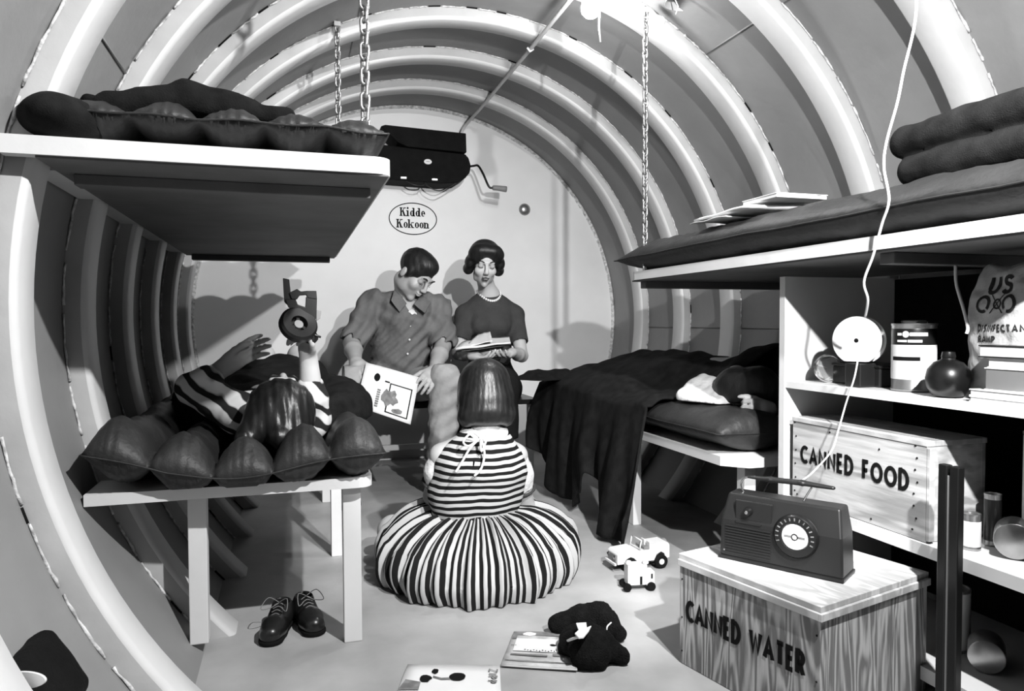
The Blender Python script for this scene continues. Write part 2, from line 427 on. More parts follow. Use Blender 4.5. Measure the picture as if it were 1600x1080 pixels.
# end wall seam ring
V, Fc = ring([(Y1-.006, R-.001), (Y1-.012, R-.012), (Y1-.002, R-.016), (Y1, R-.02)]); pyd('trim_10', V, Fc, M_bead, None, True, kind='structure')
# lengthwise plate seams between the ribs
tn = 11
for ang, ks in ((-2.2, range(2, 8)), (52, (2, 3, 4)), (112, range(2, 7)), (152, (2, 3))):
    for k in ks:
        a = math.radians(ang); ya = RIBS[k-1]+.004; yb = RIBS[k]-.103
        if yb-ya < .05: continue
        p = [((R-.0005)*math.cos(a), y, AX+(R-.0005)*math.sin(a)) for y in (ya, (ya+yb)/2, yb)]
        tube('trim_%d' % tn, p, .0035, M_grey, None, 6, kind='structure'); tn += 1

# ------------------------------------------------------------------ bunks
def wallx(z, rib=False): return math.sqrt((RI-.002 if rib else R-.003)**2-(z-AX)**2)
def bunk_outline(side, xa, y0, y1, zl, r=.035, cham=None):
    """board outline: straight aisle edge, wall edge notched round every rib it passes"""
    s = side; wx = min(wallx(zl), wallx(zl+.03)); rx = min(wallx(zl, True), wallx(zl+.03, True))-.003
    pts = []
    if cham:
        pts += [(xa*1, y0+cham), (xa+s*cham*1.0, y0)]
    else:
        for i in range(6):
            a = PI/2*i/5; pts.append((xa+s*r*(1-math.cos(a)), y0+r*(1-math.sin(a))))
    wall = [(y0, wx)]
    for yk in RIBS:
        a, b = yk-.108, yk+.006
        if b <= y0 or a >= y1: continue
        if a <= y0: wall[0] = (y0, rx); wall += [(b, rx), (b, wx)]
        else: wall += [(a, wx), (a, rx), (min(b, y1), rx)] + ([(b, wx)] if b < y1 else [])
    if not wall[-1][0] == y1: wall.append((y1, wall[-1][1]))
    pts += [(s*x, y) for y, x in wall]
    for i in range(6):
        a = PI/2*(1-i/5); pts.append((xa+s*r*(1-math.cos(a)), y1-r*(1-math.sin(a))))
    out = []
    for p in pts:
        if not out or (Vector(p)-Vector(out[-1])).length > 1e-5: out.append(p)
    return out
# upper left
UL = empty('bunk', (-.85, 2.45, 1.10), label='upper left bunk board hung on chains with piled blankets above it', cat='bunk', group='bunks')
def child_of(o, root):
    o.parent = root; o.location = Vector(o.location)-Vector(root.location); return o
child_of(prism('board', bunk_outline(-1, -.532, 1.455, 3.38, 1.10), 1.10, 1.133, M_white), UL)
child_of(prism('underside_shade', [(-.538, 1.462), (-1.155, 1.462), (-1.155, 3.374), (-.538, 3.374)], 1.096, 1.0995, M_under_shade), UL)  # thin dark sheet standing in for the shade below the board
for y in (1.62, 3.345): child_of(box('batten', -.56, -1.13, y-.022, y+.022, 1.074, 1.096, M_under_shade), UL)
# upper right
UR = empty('bunk', (.85, 1.65, .955), label='upper right bunk board with the long dark mattress, near the shelf unit', cat='bunk', group='bunks')
child_of(prism('board', bunk_outline(1, .47, .86, 2.42, .955), .955, .985, M_white), UR)
child_of(prism('underside_shade', [(.476, .866), (1.14, .866), (1.14, 2.414), (.476, 2.414)], .950, .9545, M_under_shade), UR)
for y in (1.25, 2.375): child_of(box('batten', .50, 1.13, y-.02, y+.02, .925, .950, M_under_shade), UR)
# lower left
LL = empty('bunk', (-.85, 2.6, 0), label='lower left bunk table with white front edge where a child lies', cat='bunk', group='bunks')
child_of(prism('board', bunk_outline(-1, -.541, 1.787, 3.42, .398), .398, .424, M_white), LL)
for x0, x1, y0, y1, z0 in ((-.612, -.568, 1.825, 1.86, 0), (-.972, -.93, 1.855, 1.895, .03), (-.607, -.572, 2.52, 2.56, 0), (-.607, -.572, 3.30, 3.34, 0)):
    child_of(box('leg', x0, x1, y0, y1, z0, .398, M_white), LL)
child_of(box('apron', -.60, -.575, 2.56, 3.30, .35, .398, M_under_shade), LL)
# lower right
LR = empty('bunk', (.85, 2.6, 0), label='lower right bunk board with a chamfered corner, under the draped blanket', cat='bunk', group='bunks')
child_of(prism('board', bunk_outline(1, .49, 1.80, 3.42, .372, cham=.06), .372, .400, M_white), LR)
for x0, x1, y0, y1 in ((.575, .615, 1.86, 1.90), (.54, .575, 3.30, 3.34), (.55, .585, 2.55, 2.59)):
    child_of(box('leg', x0, x1, y0, y1, 0, .372, M_white), LR)
# end bench the two grown-ups sit on
BN = empty('bench', (0, 3.75, 0), label='dark bench across the end wall under the seated man and woman', cat='bench')
child_of(box('seat_board', -.53, .48, 3.47, 4.0, .385, .41, M_black), BN)
for x, y in ((-.50, 3.5), (.16, 3.5), (.44, 3.5), (-.5, 3.95), (.44, 3.95)): child_of(box('leg', x-.015, x+.015, y-.015, y+.015, 0, .385, M_white), BN)
child_of(box('stretcher', -.48, .42, 3.955, 3.975, .10, .13, M_white), BN)

# ------------------------------------------------------------------ chains, every link its own piece
def chain(x, y, z0, z1, link_len, r, label):
    root = empty('chain', (x, y, z0), label=label, cat='chain', group='bunk chains')
    L = link_len; W = L*.27; pts = []
    for i in range(20):
        a = 2*PI*i/20; pts.append((W*math.cos(a), 0, (L/2-W)*(1 if math.sin(a) >= 0 else -1)+W*math.sin(a)))
    V, Fc = tube_geo(pts, r, 6, closed=True); me = None
    pitch = L-2.6*r; n = int((z1-z0)/pitch)
    for i in range(n):
        if me is None:
            o = pyd('link', V, Fc, M_steel, root, True); me = o.data
        else:
            o = bpy.data.objects.new('link', me); C.objects.link(o); o.parent = root
        o.location = (0, 0, L/2+i*pitch+.001); o.rotation_euler = (0, .0, .5+(PI/2 if i % 2 else 0)+.12*math.sin(i*1.7))
    bm = bmesh.new(); bx(bm, -.012, .012, -.012, .012, z1-z0-.012, z1-z0+.004)
    bmo('eye_plate', bm, M_rib, root)
chain(-.553, 1.765, 1.134, AX+math.sqrt(R**2-.553**2)-.004, .040, .0040, 'heavy chain holding the near corner of the upper left bunk')
chain(-.548, 2.825, 1.134, AX+math.sqrt(R**2-.548**2)-.01, .036, .0040, 'chain further back holding the far corner of the upper left bunk')
chain(.492, 2.345, .985, AX+math.sqrt(RI**2-.492**2)+.0, .032, .0040, 'chain holding the far corner of the upper right bunk')

# ------------------------------------------------------------------ air mattresses
def airmat(name, x0, x1, y0, y1, zs, up, dn, n, label, side=0, tip=.12, m=M_vinyl, nv=90, curl=None, group='air mattresses', ys=0., floor=None):
    V = []; Fc = []; per = 26; nu = n*per
    def pos(i, j, sgn):
        u = i/nu; a = (u*n) % 1; v = j/nv; y = y0+(y1-y0)*v
        ww = abs(math.sin(PI*u*n))**.62
        e = min(1, min((y-y0), (y1-y))/tip); e = math.sin(PI/2*max(e, 0))**.55
        k = .16 if 0 < i < nu and ww < .01 else 0
        T = max(ww, k)*e
        pinch = (1-e)*.0; x = x0+(x1-x0)*u
        if j == 0: y += ys*(.5-abs(a-.5))*2*.2
        cr = 1+.10*noise.noise(Vector((x*22, y*16, sgn)))+.06*noise.noise(Vector((x*60, y*60, sgn*3)))
        z = zs+sgn*(up if sgn > 0 else dn)*T*cr
        z += .006*noise.noise(Vector((x*5, y*5, 0)))+sgn*.0028*math.sin(x*300+9*noise.noise(Vector((x*14, sgn, 2))))*ww*math.exp(-(y-y0)/.06)*min(1, (y-y0)/.01)
        if curl: z += curl(x, y)
        if floor: z = max(z, floor+.0012*(1+sgn))
        return Vector((x, y, z))
    idx = {}
    vv = [0.0]
    for sgn in (1, -1):
        for i in range(nu+1):
            for j in range(nv+1):
                edge = i in (0, nu) or j in (0, nv)
                if sgn < 0 and edge: idx[(sgn, i, j)] = idx[(1, i, j)]; continue
                idx[(sgn, i, j)] = len(V); V.append(pos(i, j, sgn))
    for sgn in (1, -1):
        for i in range(nu):
            for j in range(nv):
                q = [idx[(sgn, i, j)], idx[(sgn, i+1, j)], idx[(sgn, i+1, j+1)], idx[(sgn, i, j+1)]]
                Fc.append(q if sgn > 0 else q[::-1])
    root = pyd('air_mattress', V, Fc, m, None, True, label=label, cat='mattress', group=group)
    o = Vector(((x0+x1)/2, (y0+y1)/2, zs-dn)); root.data.transform(Matrix.Translation(-o)); root.location = o
    # welded seam flange round the edge
    pts = [V[idx[(1, i, 0)]] for i in range(0, nu+1, 2)]+[V[idx[(1, nu, j)]] for j in range(2, nv, 3)]+[V[idx[(1, i, nv)]] for i in range(nu, -1, -2)]+[V[idx[(1, 0, j)]] for j in range(nv-2, 1, -3)]
    s = tube('seam', [p-o for p in pts], .0020, m, root, 6, closed=True)
    return root
airmat('a', -1.165, -.515, 1.735, 3.36, .490, .082, .064, 5, 'tubular dark air mattress on the lower left bunk, five pillow ends showing', tip=.10,
       curl=lambda x, y: max(0, (-x-1.0))*.20-.040*math.exp(-((x+.85)/.17)**2)-.03*min(1, max(0, (y-1.84)/.1)), floor=.4265)
airmat('b', -1.13, -.535, 1.475, 3.30, 1.176, .046, .037, 5, 'slack dark air mattress under the blankets on the upper left bunk', tip=.12,
       curl=lambda x, y: .012*noise.noise(Vector((x*9, y*3, 5)))+.010)
airmat('c', .452, 1.13, .82, 2.52, 1.038, .062, .050, 3, 'long flat dark mattress on the upper right bunk, pointed at its far corner', tip=.20,
       curl=lambda x, y: .0)
airmat('d', .475, 1.08, 1.845, 3.38, .466, .062, .060, 2, 'dark air mattress on the lower right bunk, its rounded end facing out', tip=.06, curl=None)

# ------------------------------------------------------------------ blankets
def nz(X, Y, Z, s, a, seed=0):
    """cheap smooth wrinkles: sum of crossed sines"""
    return a*(np.sin(X*s+seed)*np.sin(Y*s*.83+2*seed+.7*np.sin(Z*s*.6))+.5*np.sin(X*s*2.1+Y*s*1.7+seed)+.3*np.sin(Y*s*3.7-X*s*2.9+Z*s*2))
# heap on the upper left bunk: a folded blanket thrown along the mattress
S = Sdf((-1.20, 1.46, 1.17), (-.56, 2.9, 1.36), .0075)
S.rbox((-.90, 1.90, 1.238), (.15, .34, .020), .018, rotm(0, .03, .12), .02)
S.rbox((-.98, 2.05, 1.246), (.12, .44, .020), .018, rotm(0, -.06, -.05), .025)
S.cone((-1.06, 1.56, 1.215), (-1.02, 2.3, 1.22), .030, .035, .03).cone((-.90, 1.60, 1.245), (-1.00, 1.72, 1.235), .020, .024, .02).cone((-.86, 1.66, 1.262), (-.95, 1.85, 1.25), .018, .022, .02)
S.cone((-.80, 1.62, 1.225), (-.70, 2.1, 1.222), .018, .020, .02).cone((-.72, 1.60, 1.212), (-.64, 1.75, 1.208), .012, .014, .02)
S.cone((-1.02, 1.56, 1.23), (-.92, 1.58, 1.262), .022, .024, .02).cone((-.92, 1.58, 1.262), (-.80, 1.60, 1.255), .024, .018, .02)
S.wrinkle(lambda X, Y, Z: nz(X, Y, Z, 26, .004)+nz(X, Y, Z, 66, .0018, 2))
h = S.build('blanket', M_blanket, label='dark crumpled blanket thrown over the upper left mattress', cat='blanket', group='blankets')
S = Sdf((-1.235, 1.40, 1.12), (-.98, 1.78, 1.28), .006)
S.ell((-1.132, 1.56, 1.178), (.078, .13, .046), rotm(0, 0, .1), .02).wrinkle(lambda X, Y, Z: nz(X, Y, Z, 30, .003, 1))
S.build('pillow', M_blanket2, label='plump dark pillow at the near wall end of the upper left bunk', cat='pillow')
# striped band across the blanket
# folded blanket rolls on the upper right bunk
UB = empty('folded_blanket', (.64, 1.05, 1.095), label='folded dark blanket in two thick rolls on the upper right bunk', cat='blanket', group='blankets')
S = Sdf((.50, .68, 1.07), (.86, 1.36, 1.27), .007)
for z, y1, r in ((1.128, 1.275, .036), (1.192, 1.295, .037)):
    S.rbox((.67, (y1+.7)/2, z), (.145, (y1-.7)/2, r), r*.96, None, .004)
S.wrinkle(lambda X, Y, Z: nz(X, Y, Z, 26, .0022)+nz(X, Y, Z, 90, .0008, 2))
o = S.build('blanket_roll', M_blanket2, UB)

# papers on the upper right mattress
def sheet(name, cs, m, parent=None, th=.0015, wav=.004, n=8, **k):
    """thin sheet spanning four corners, gently buckled"""
    a, b, c, d = [Vector(p) for p in cs]; V = []; Fc = []
    nrm = (b-a).cross(d-a).normalized()
    for sg in (0, 1):
        for i in range(n+1):
            for j in range(n+1):
                u, v = i/n, j/n; p = a*(1-u)*(1-v)+b*u*(1-v)+c*u*v+d*(1-u)*v
                V.append(p+nrm*(sg*th+wav*(math.sin(u*5+1)*math.sin(v*4)+.4*math.sin(u*11+v*3))))
    N1 = (n+1)**2; q = lambda i, j: i*(n+1)+j
    for i in range(n):
        for j in range(n):
            Fc.append((q(i, j), q(i, j+1), q(i+1, j+1), q(i+1, j))); Fc.append((N1+q(i, j), N1+q(i+1, j), N1+q(i+1, j+1), N1+q(i, j+1)))
    for i in range(n):
        for e in ((q(i, 0), q(i+1, 0)), (q(i+1, n), q(i, n)), (q(0, i+1), q(0, i)), (q(n, i), q(n, i+1))):
            Fc.append((e[0], e[1], N1+e[1], N1+e[0]))
    return pyd(name, V, Fc, m, parent, True, **k)
sheet('newspaper', [(.47, 1.98, 1.112), (.47, 1.70, 1.118), (.72, 1.66, 1.118), (.72, 1.98, 1.113)], M_paper, label='folded white newspaper lying on the upper right mattress', cat='newspaper', th=.006)
sheet('newspaper_leaf', [(.465, 1.995, 1.106), (.466, 1.80, 1.106), (.62, 1.83, 1.107), (.62, 1.97, 1.107)], M_paper, label='loose white newspaper leaf curling under the folded newspaper', cat='newspaper', th=.002)
bo = empty('booklet', (.60, 1.70, 1.128), label='thick white booklet lying on top of the newspaper', cat='book')
child_of(box('page_block', .50, .66, 1.62, 1.77, 1.131, 1.141, M_paper), bo)
child_of(box('cover', .498, .662, 1.618, 1.772, 1.141, 1.143, M_white), bo)

# ------------------------------------------------------------------ shelf unit on the right
def wall_poly(x0, z0, z1, n=14):
    pts = [(x0, z0), (x0, z1)]
    for i in range(n+1):
        z = z1+(z0-z1)*i/n; pts.append((wallx(z, False)-.006, z))
    return pts
PM = Matrix(((1, 0, 0, 0), (0, 0, 1, 0), (0, 1, 0, 0), (0, 0, 0, 1)))      # (x, z, y) -> (x, y, z)
SU = empty('shelf_unit', (.85, 1.2, 0), label='white built-in shelf unit under the upper right bunk', cat='shelf')
child_of(box('back_panel', .925, .935, .64, 1.654, .061, .92, M_blackr), SU)  # black sheet added so the shelf interior stays dark
child_of(prism('end_panel', wall_poly(.555, .002, .924), 1.655, 1.677, M_white, M=PM), SU)
def board(z0, z1, name='shelf_board', x0=.558):
    pts = [(x0, .62), (x0, 1.655)]; wx = min(wallx(z0), wallx(z1)); rx = min(wallx(z0, True), wallx(z1, True))-.003
    for y, x in ((1.655, rx), (1.48, rx), (1.48, wx), (1.15, wx), (1.15, rx), (1.03, rx), (1.03, wx), (.7, wx), (.7, rx), (.62, rx)): pts.append((x, y))
    return child_of(prism(name, pts, z0, z1, M_white), SU)
board(.622, .640); board(.298, .325); board(.03, .06)
box('end_panel', .558, 1.10, .60, .62, .06, .95, M_white, None) if False else None

# ------------------------------------------------------------------ stroke lettering, painted capitals
def arc(cx, cy, rx, ry, a0, a1, n=10): return [(cx+rx*math.cos(math.radians(a0+(a1-a0)*i/n)), cy+ry*math.sin(math.radians(a0+(a1-a0)*i/n))) for i in range(n+1)]
GL = {'C': (.62, [arc(.40, .5, .38, .48, 50, 310, 14)]), 'A': (.66, [[(0, 0), (.33, 1), (.66, 0)], [(.12, .32), (.54, .32)]]),
      'N': (.56, [[(0, 0), (0, 1), (.56, 0), (.56, 1)]]), 'E': (.40, [[(.40, 1), (0, 1), (0, 0), (.40, 0)], [(0, .52), (.34, .52)]]),
      'D': (.58, [[(0, 0), (0, 1)]+[(.15, 1)]+arc(.15, .5, .43, .5, 90, -90, 10)+[(0, 0)]]), 'F': (.38, [[(0, 0), (0, 1), (.40, 1)], [(0, .5), (.34, .5)]]),
      'O': (.80, [arc(.40, .5, .39, .48, 0, 360, 20)]), 'W': (.86, [[(0, 1), (.22, 0), (.43, .85), (.64, 0), (.86, 1)]]),
      'T': (.52, [[(0, 1), (.52, 1)], [(.26, 1), (.26, 0)]]), 'R': (.46, [[(0, 0), (0, 1), (.2, 1)]+arc(.2, .75, .24, .25, 90, -90, 8)+[(0, .5)], [(.2, .5), (.46, 0)]]),
      'U': (.52, [[(0, 1), (0, .26)]+arc(.26, .26, .26, .26, 180, 360, 8)+[(.52, 1)]]), 'S': (.46, [arc(.23, .75, .21, .23, 20, 265, 9)+arc(.23, .25, .22, .25, 85, -160, 9)]),
      'Z': (.46, [[(0, 1), (.46, 1), (0, 0), (.46, 0)]]), 'I': (.0, [[(0, 0), (0, 1)]]), 'P': (.42, [[(0, 0), (0, 1), (.18, 1)]+arc(.18, .74, .24, .26, 90, -90, 8)+[(0, .48)]]),
      'M': (.7, [[(0, 0), (.05, 1), (.35, .2), (.65, 1), (.7, 0)]]), 'B': (.44, [[(0, 0), (0, 1), (.2, 1)]+arc(.2, .77, .2, .23, 90, -90, 6)+[(0, .53), (.2, .53)]+arc(.2, .27, .24, .27, 90, -90, 6)+[(0, 0)]]),
      ' ': (.34, [])}
def lettering(name, s, H, wd, M, m, parent=None, gap=.16, width=None, conn=0, **k):
    segs = []; x = 0; wr = wd/H; wi = 0
    for ch in s:
        a, st = GL[ch]
        if ch == ' ': wi += 1
        for pl in st: segs.append((wi, [(x+p[0], p[1]*(1-wr)+wr/2) for p in pl]))
        x += a+gap+wr
    tot = x-gap-wr; sx = (width/(tot+wr) if width else H); res = None
    for wk in range(wi+1):
        bm = bmesh.new()
        for wj, pl in segs:
            if wj != wk: continue
            P2 = [Vector(((p[0]-tot/2)*sx, (p[1]-.5)*H)) for p in pl]; n = len(P2); L = []; Rr = []
            cl = (P2[0]-P2[-1]).length < 1e-6
            for i, p in enumerate(P2):
                d0 = (p-P2[i-1]) if i or cl else (P2[1]-p); d1 = (P2[(i+1) % n]-p) if i < n-1 else (P2[1]-p if cl else p-P2[i-1])
                if i == 0 and cl: d0 = p-P2[-2]
                d0 = d0.normalized(); d1 = d1.normalized(); t = (d0+d1)
                if t.length < .2: t = d1
                t.normalize(); nn = Vector((-t.y, t.x)); c = max(nn.dot(Vector((-d1.y, d1.x))), .72)
                L.append(p+nn*wd/2/c); Rr.append(p-nn*wd/2/c)
            for i in range(n-1): bm.faces.new([bm.verts.new((q.x, q.y, .0006)) for q in (Rr[i], Rr[i+1], L[i+1], L[i])])
        bmesh.ops.transform(bm, matrix=M, verts=bm.verts)
        me = bpy.data.meshes.new(name); bm.to_mesh(me); bm.free()
        res = link(name, me, m, parent, **k)
    return res

# ------------------------------------------------------------------ crates
def nails(parent, pts, n, r=.0022):
    bm = bmesh.new()
    for p in pts:
        M = Matrix.Translation(Vector(p)) @ Vector(n).to_track_quat('Z', 'Y').to_matrix().to_4x4()
        bmesh.ops.create_cone(bm, cap_ends=True, segments=6, radius1=r, radius2=r*.6, depth=.0015, matrix=M)
    bmo('nail_heads', bm, M_ink, parent)
def crate(M, Lx, Dy, H, mf, mt, label, words, wh, ww, wc, wwd, cleats=False):
    """M: local frame at the base corner; local x along the lettered face, y into the crate, z up"""
    root = empty('wooden_crate', (0, 0, 0), label=label, cat='crate', group='wooden crates'); root.matrix_world = M
    t = .012
    def pb(name, x0, x1, y0, y1, z0, z1, m=mf, bev=.0012): return box(name, x0, x1, y0, y1, z0, z1, m, root, bevel=bev)
    pb('front_panel', 0, Lx, 0, t, 0, H-t); pb('back_panel', 0, Lx, Dy-t, Dy, 0, H-t)
    pb('side_panel', 0, t, t, Dy-t, 0, H-t); pb('side_panel', Lx-t, Lx, t, Dy-t, 0, H-t)
    pb('lid', -.002, Lx+.002, -.002, Dy+.002, H-t, H, mt); pb('bottom_panel', t, Lx-t, t, Dy-t, .001, t)
    F = Matrix(((1, 0, 0, wc[0]), (0, 0, -1, -.0007), (0, 1, 0, wc[1]), (0, 0, 0, 1)))
    lettering('lettering', words, wh, ww, F @ Matrix.Rotation(wc[2] if len(wc) > 2 else 0, 4, 'Z'), M_ink, root, width=wwd)
    return root
a_ = Vector((.091, -.363, 0)).normalized(); b_ = Vector((.363, .091, 0)).normalized()
Mc = Matrix(((a_.x, b_.x, 0, .136), (a_.y, b_.y, 0, 1.483), (0, 0, 1, .001), (0, 0, 0, 1)))
cw = crate(Mc, .374, .363, .259, M_cratew, M_cratet, 'plywood crate painted CANNED WATER with the radio on top', 'CANNED WATER', .053, .0104, (.181, .132, 0), .318)
box('lid_batten', .0, .374, -.008, 0, .232, .247, M_cratet, cw, .001)
box('lid_batten', .374, .382, -.008, .363, .232, .247, M_cratet, cw, .001)
nails(cw, [(.008, -.001, z) for z in (.03, .11, .2)]+[(.366, -.001, z) for z in (.03, .11, .2)], (0, -1, 0))
Mf = Matrix(((0, 1, 0, .566), (-1, 0, 0, 1.632), (0, 0, 1, .3262), (0, 0, 0, 1)))
cf = crate(Mf, .430, .165, .219, M_cratef, M_cratet, 'nailed wooden crate painted CANNED FOOD on the middle shelf', 'CANNED FOOD', .050, .0095, (.209, .124, 0), .352)
for (x0, x1) in ((.418, .4301),): box('corner_cleat', x1+.0004, x1+.009, -.001, .014, .004, .205, M_cratef, cf, .001)
rn = random.Random(3)
nails(cf, [(.008+.01*rn.random(), -.001, .02+.185*i/5) for i in range(6)]+[(.395+.012*rn.random(), -.001, .02+.185*i/7) for i in range(8)]+[(.43*i/5+.02, -.001, .012) for i in range(4)]+[(.14, -.001, .196), (.30, -.001, .18)], (0, -1, 0), .0028)

# ------------------------------------------------------------------ portable radio on the crate
ra = Vector((.147, -.225, 0)).normalized(); rb = Vector((.225, .147, 0)).normalized()
Mr = Matrix(((ra.x, rb.x, 0, .206), (ra.y, rb.y, 0, 1.428), (0, 0, 1, .2615), (0, 0, 0, 1)))
rad = empty('portable_radio', label='dark portable radio with round white dial and arched handle on crate', cat='radio'); rad.matrix_world = Mr
bm = bmesh.new(); Lr, Dr, Hr = .268, .085, .148
bt = [(0, 0), (Lr, 0), (Lr, Dr), (0, Dr)]; tp = [(.012, .022), (Lr-.012, .022), (Lr-.012, Dr-.008), (.012, Dr-.008)]
lo = [bm.verts.new((*p, .006)) for p in bt]; md = [bm.verts.new((p[0], p[1]+(.002 if p[1] == 0 else 0), .09)) for p in [(0.003, 0), (Lr-.003, 0), (Lr-.003, Dr-.002), (.003, Dr-.002)]]; hi = [bm.verts.new((*p, Hr)) for p in tp]
bm.faces.new(lo[::-1]); bm.faces.new(hi)
for A, B in ((lo, md), (md, hi)):
    for i in range(4): bm.faces.new((A[i], A[(i+1) % 4], B[(i+1) % 4], B[i]))
bmo('cabinet', bm, M_radio, rad, bevel=.005, seg=3)
box('base_strip', -.002, Lr+.002, -.002, Dr+.002, 0, .008, M_radio2, rad)
def rface(x, z, off=0): # point on the sloping front
    y = .002*z/.09 if z < .09 else .002+.020*(z-.09)/(Hr-.09)
    return Vector((x, y-off, z))
Fr = Matrix(((1, 0, 0, 0), (0, 0, -1, 0), (0, 1, 0, 0), (0, 0, 0, 1)))
dl = lathe('dial', [(.0475, 0), (.0475, .006), (.043, .012), (.030, .013), (.028, .009), (.0, .009)], M_radio2, rad, 48, Matrix.Translation((.172, .003, .080)) @ Fr)
lathe('dial_plate', [(.0285, .009), (.027, .0115), (0, .0118)], M_wcloth, dl, 40, Matrix.Translation((.172, .003, .080)) @ Fr)
for x_ in (-.014, .014): box('dial_print', .172+x_-.0075, .172+x_+.0075, -.0094, -.0088, .0782, .0822, M_midink, dl, 0)
tube('dial_emblem', [(.172+.0062*math.cos(t), -.0091, .080+.0062*math.sin(t)) for t in np.linspace(0, 2*PI, 20, endpoint=False)], .0011, M_ink, dl, 5, closed=True)
for i in range(15):
    t = math.radians(200-220*i/14); Mx = Matrix.Translation((.172+.0375*math.cos(t), -.0102, .080+.0375*math.sin(t))) @ Fr @ Matrix.Rotation(t-PI/2, 4, 'Z')
    bm = bmesh.new(); bx(bm, -.0012, .0012, -.0032, .0032, -.0005, .0006, Mx); bmo('tick', bm, M_midink, dl)
lathe('knob', [(.010, 0), (.010, .005), (.008, .013), (.004, .014), (0, .0145)], M_radio2, rad, 24, Matrix.Translation((.066, .006, .115)) @ Fr)
lathe('knob_cap', [(.0042, .0145), (.0035, .016), (0, .0165)], M_chrome, rad, 16, Matrix.Translation((.066, .006, .115)) @ Fr)
box('raised_panel', .036, .118, .0035, .012, .094, .138, M_radio, rad, .002)
box('trim_strip', .038, .096, -.001, .004, .087, .093, M_radio, rad, .001)
for i in range(11): box('grille_bar', .014, .118, -.0014, .003, .014+i*.0062, .0168+i*.0062, M_radio, rad, .0006)
lathe('screw', [(.002, 0), (.002, .001), (0, .0014)], M_alu, rad, 10, Matrix.Translation((.012, 0, .020)) @ Fr)
hy = .045
tube('handle_wire', spline([(.038, hy, Hr-.002), (.032, hy, Hr+.016), (.040, hy, Hr+.032), (.058, hy, Hr+.036), (.08, hy, Hr+.037)]), .0022, M_chrome, rad)
tube('handle_wire', spline([(.172, hy, Hr-.002), (.180, hy, Hr+.014), (.190, hy, Hr+.032)]), .0022, M_chrome, rad)
S = Sdf((.03, hy-.02, Hr+.02), (.26, hy+.02, Hr+.06), .002)
S.chain([(.05, hy, Hr+.036), (.10, hy, Hr+.037), (.17, hy, Hr+.039), (.235, hy, Hr+.037)], [.003, .006, .0062, .004], .004, side=(0, 1, 0), asp=1.6)
h = S.build('handle_grip', M_radio, None); h.parent = rad

# ------------------------------------------------------------------ things on the upper shelf (top at z .640)
ZS = .6405
fl = empty('flashlight', (0, 0, 0), label='chrome flashlight with its round lens facing out on the upper shelf', cat='flashlight')
d = (CAM+Vector((.1, 0, 0))-Vector((.64, 1.575, .68))); d.z = 0; d.normalize()
Fm = frame((.632, 1.575, ZS+.0375), Vector((0, 0, 1)).cross(d), (0, 0, 1))
o_ = Vector((.632, 1.575, ZS)); 
def put(name, prof, m, root, F, n=32, par=None): return child_of(lathe(name, prof, m, None, n, F), root) if par is None else lathe(name, prof, m, par, n, F)
fl.location = o_
put('barrel', [(0, -.055), (.018, -.055), (.019, -.05), (.019, -.04), (.036, -.012), (.0365, .004)], M_alu, fl, Fm)
put('bezel', [(.0365, .0), (.0375, .002), (.0375, .009), (.034, .011), (.032, .008)], M_chrome, fl, Fm)
M_refl = mat('brushed_reflector', .9, .45, .25, 70, metal=.5)
put('reflector', [(.032, .008), (.026, .000), (.012, -.006), (0, -.007)], M_refl, fl, Fm)
put('lamp_globe', [(0, -.016), (.006, -.010), (.006, -.002), (0, .003)], M_wcloth, fl, Fm, 14)
dg = mat('lens_glass', .9, .05, 0); dg.node_tree.nodes['Principled BSDF'].inputs['Alpha'].default_value = .15
put('lens', [(.033, .007), (.02, .0095), (0, .0105)], dg, fl, Fm)
# dark tin box under the spool
tb = empty('tin_box', (.70, 1.51, ZS), label='low dark box behind the white spool on the upper shelf', cat='box')
child_of(box('body', .635, .76, 1.405, 1.60, ZS, ZS+.046, M_radio, None, .003), tb)
child_of(box('lid', .632, .763, 1.402, 1.603, ZS+.046, ZS+.053, M_radio2, None, .002), tb)
# the white spool standing on edge, cord through it
spd = Vector((-.95, -.45, 0)).normalized()
sp_c = Vector((.605, 1.447, ZS+.062+.052))
sp = empty('cord_spool', sp_c-Vector((0, 0, .06)), label='round white spool standing upright on the upper shelf with cord passing', cat='spool')
Fsp = frame(sp_c, Vector((0, 0, 1)).cross(spd), (0, 0, 1))
def dshape(r, n=48): return [(r*math.cos(t), max(r*math.sin(t), -r*.88)) for t in np.linspace(0, 2*PI, n, endpoint=False)]
bm = bmesh.new()
o = prism('face_disc', dshape(.0595), 0, .004, M_paper, None, .001, M=Fsp); child_of(o, sp)
o = prism('core', dshape(.052), -.026, 0, M_paper, None, 0, M=Fsp); child_of(o, sp)
o = prism('back_disc', dshape(.0595), -.030, -.026, M_paper, None, .001, M=Fsp); child_of(o, sp)
put('hub_hole', [(.0055, .0042), (.0035, .0046), (0, .0046)], M_ink, sp, Fsp, 16)
box('spool_rest', .59, .64, 1.42, 1.47, ZS, ZS+.058, M_radio, None, .003, label='small dark block carrying the white spool on the upper shelf', cat='block')
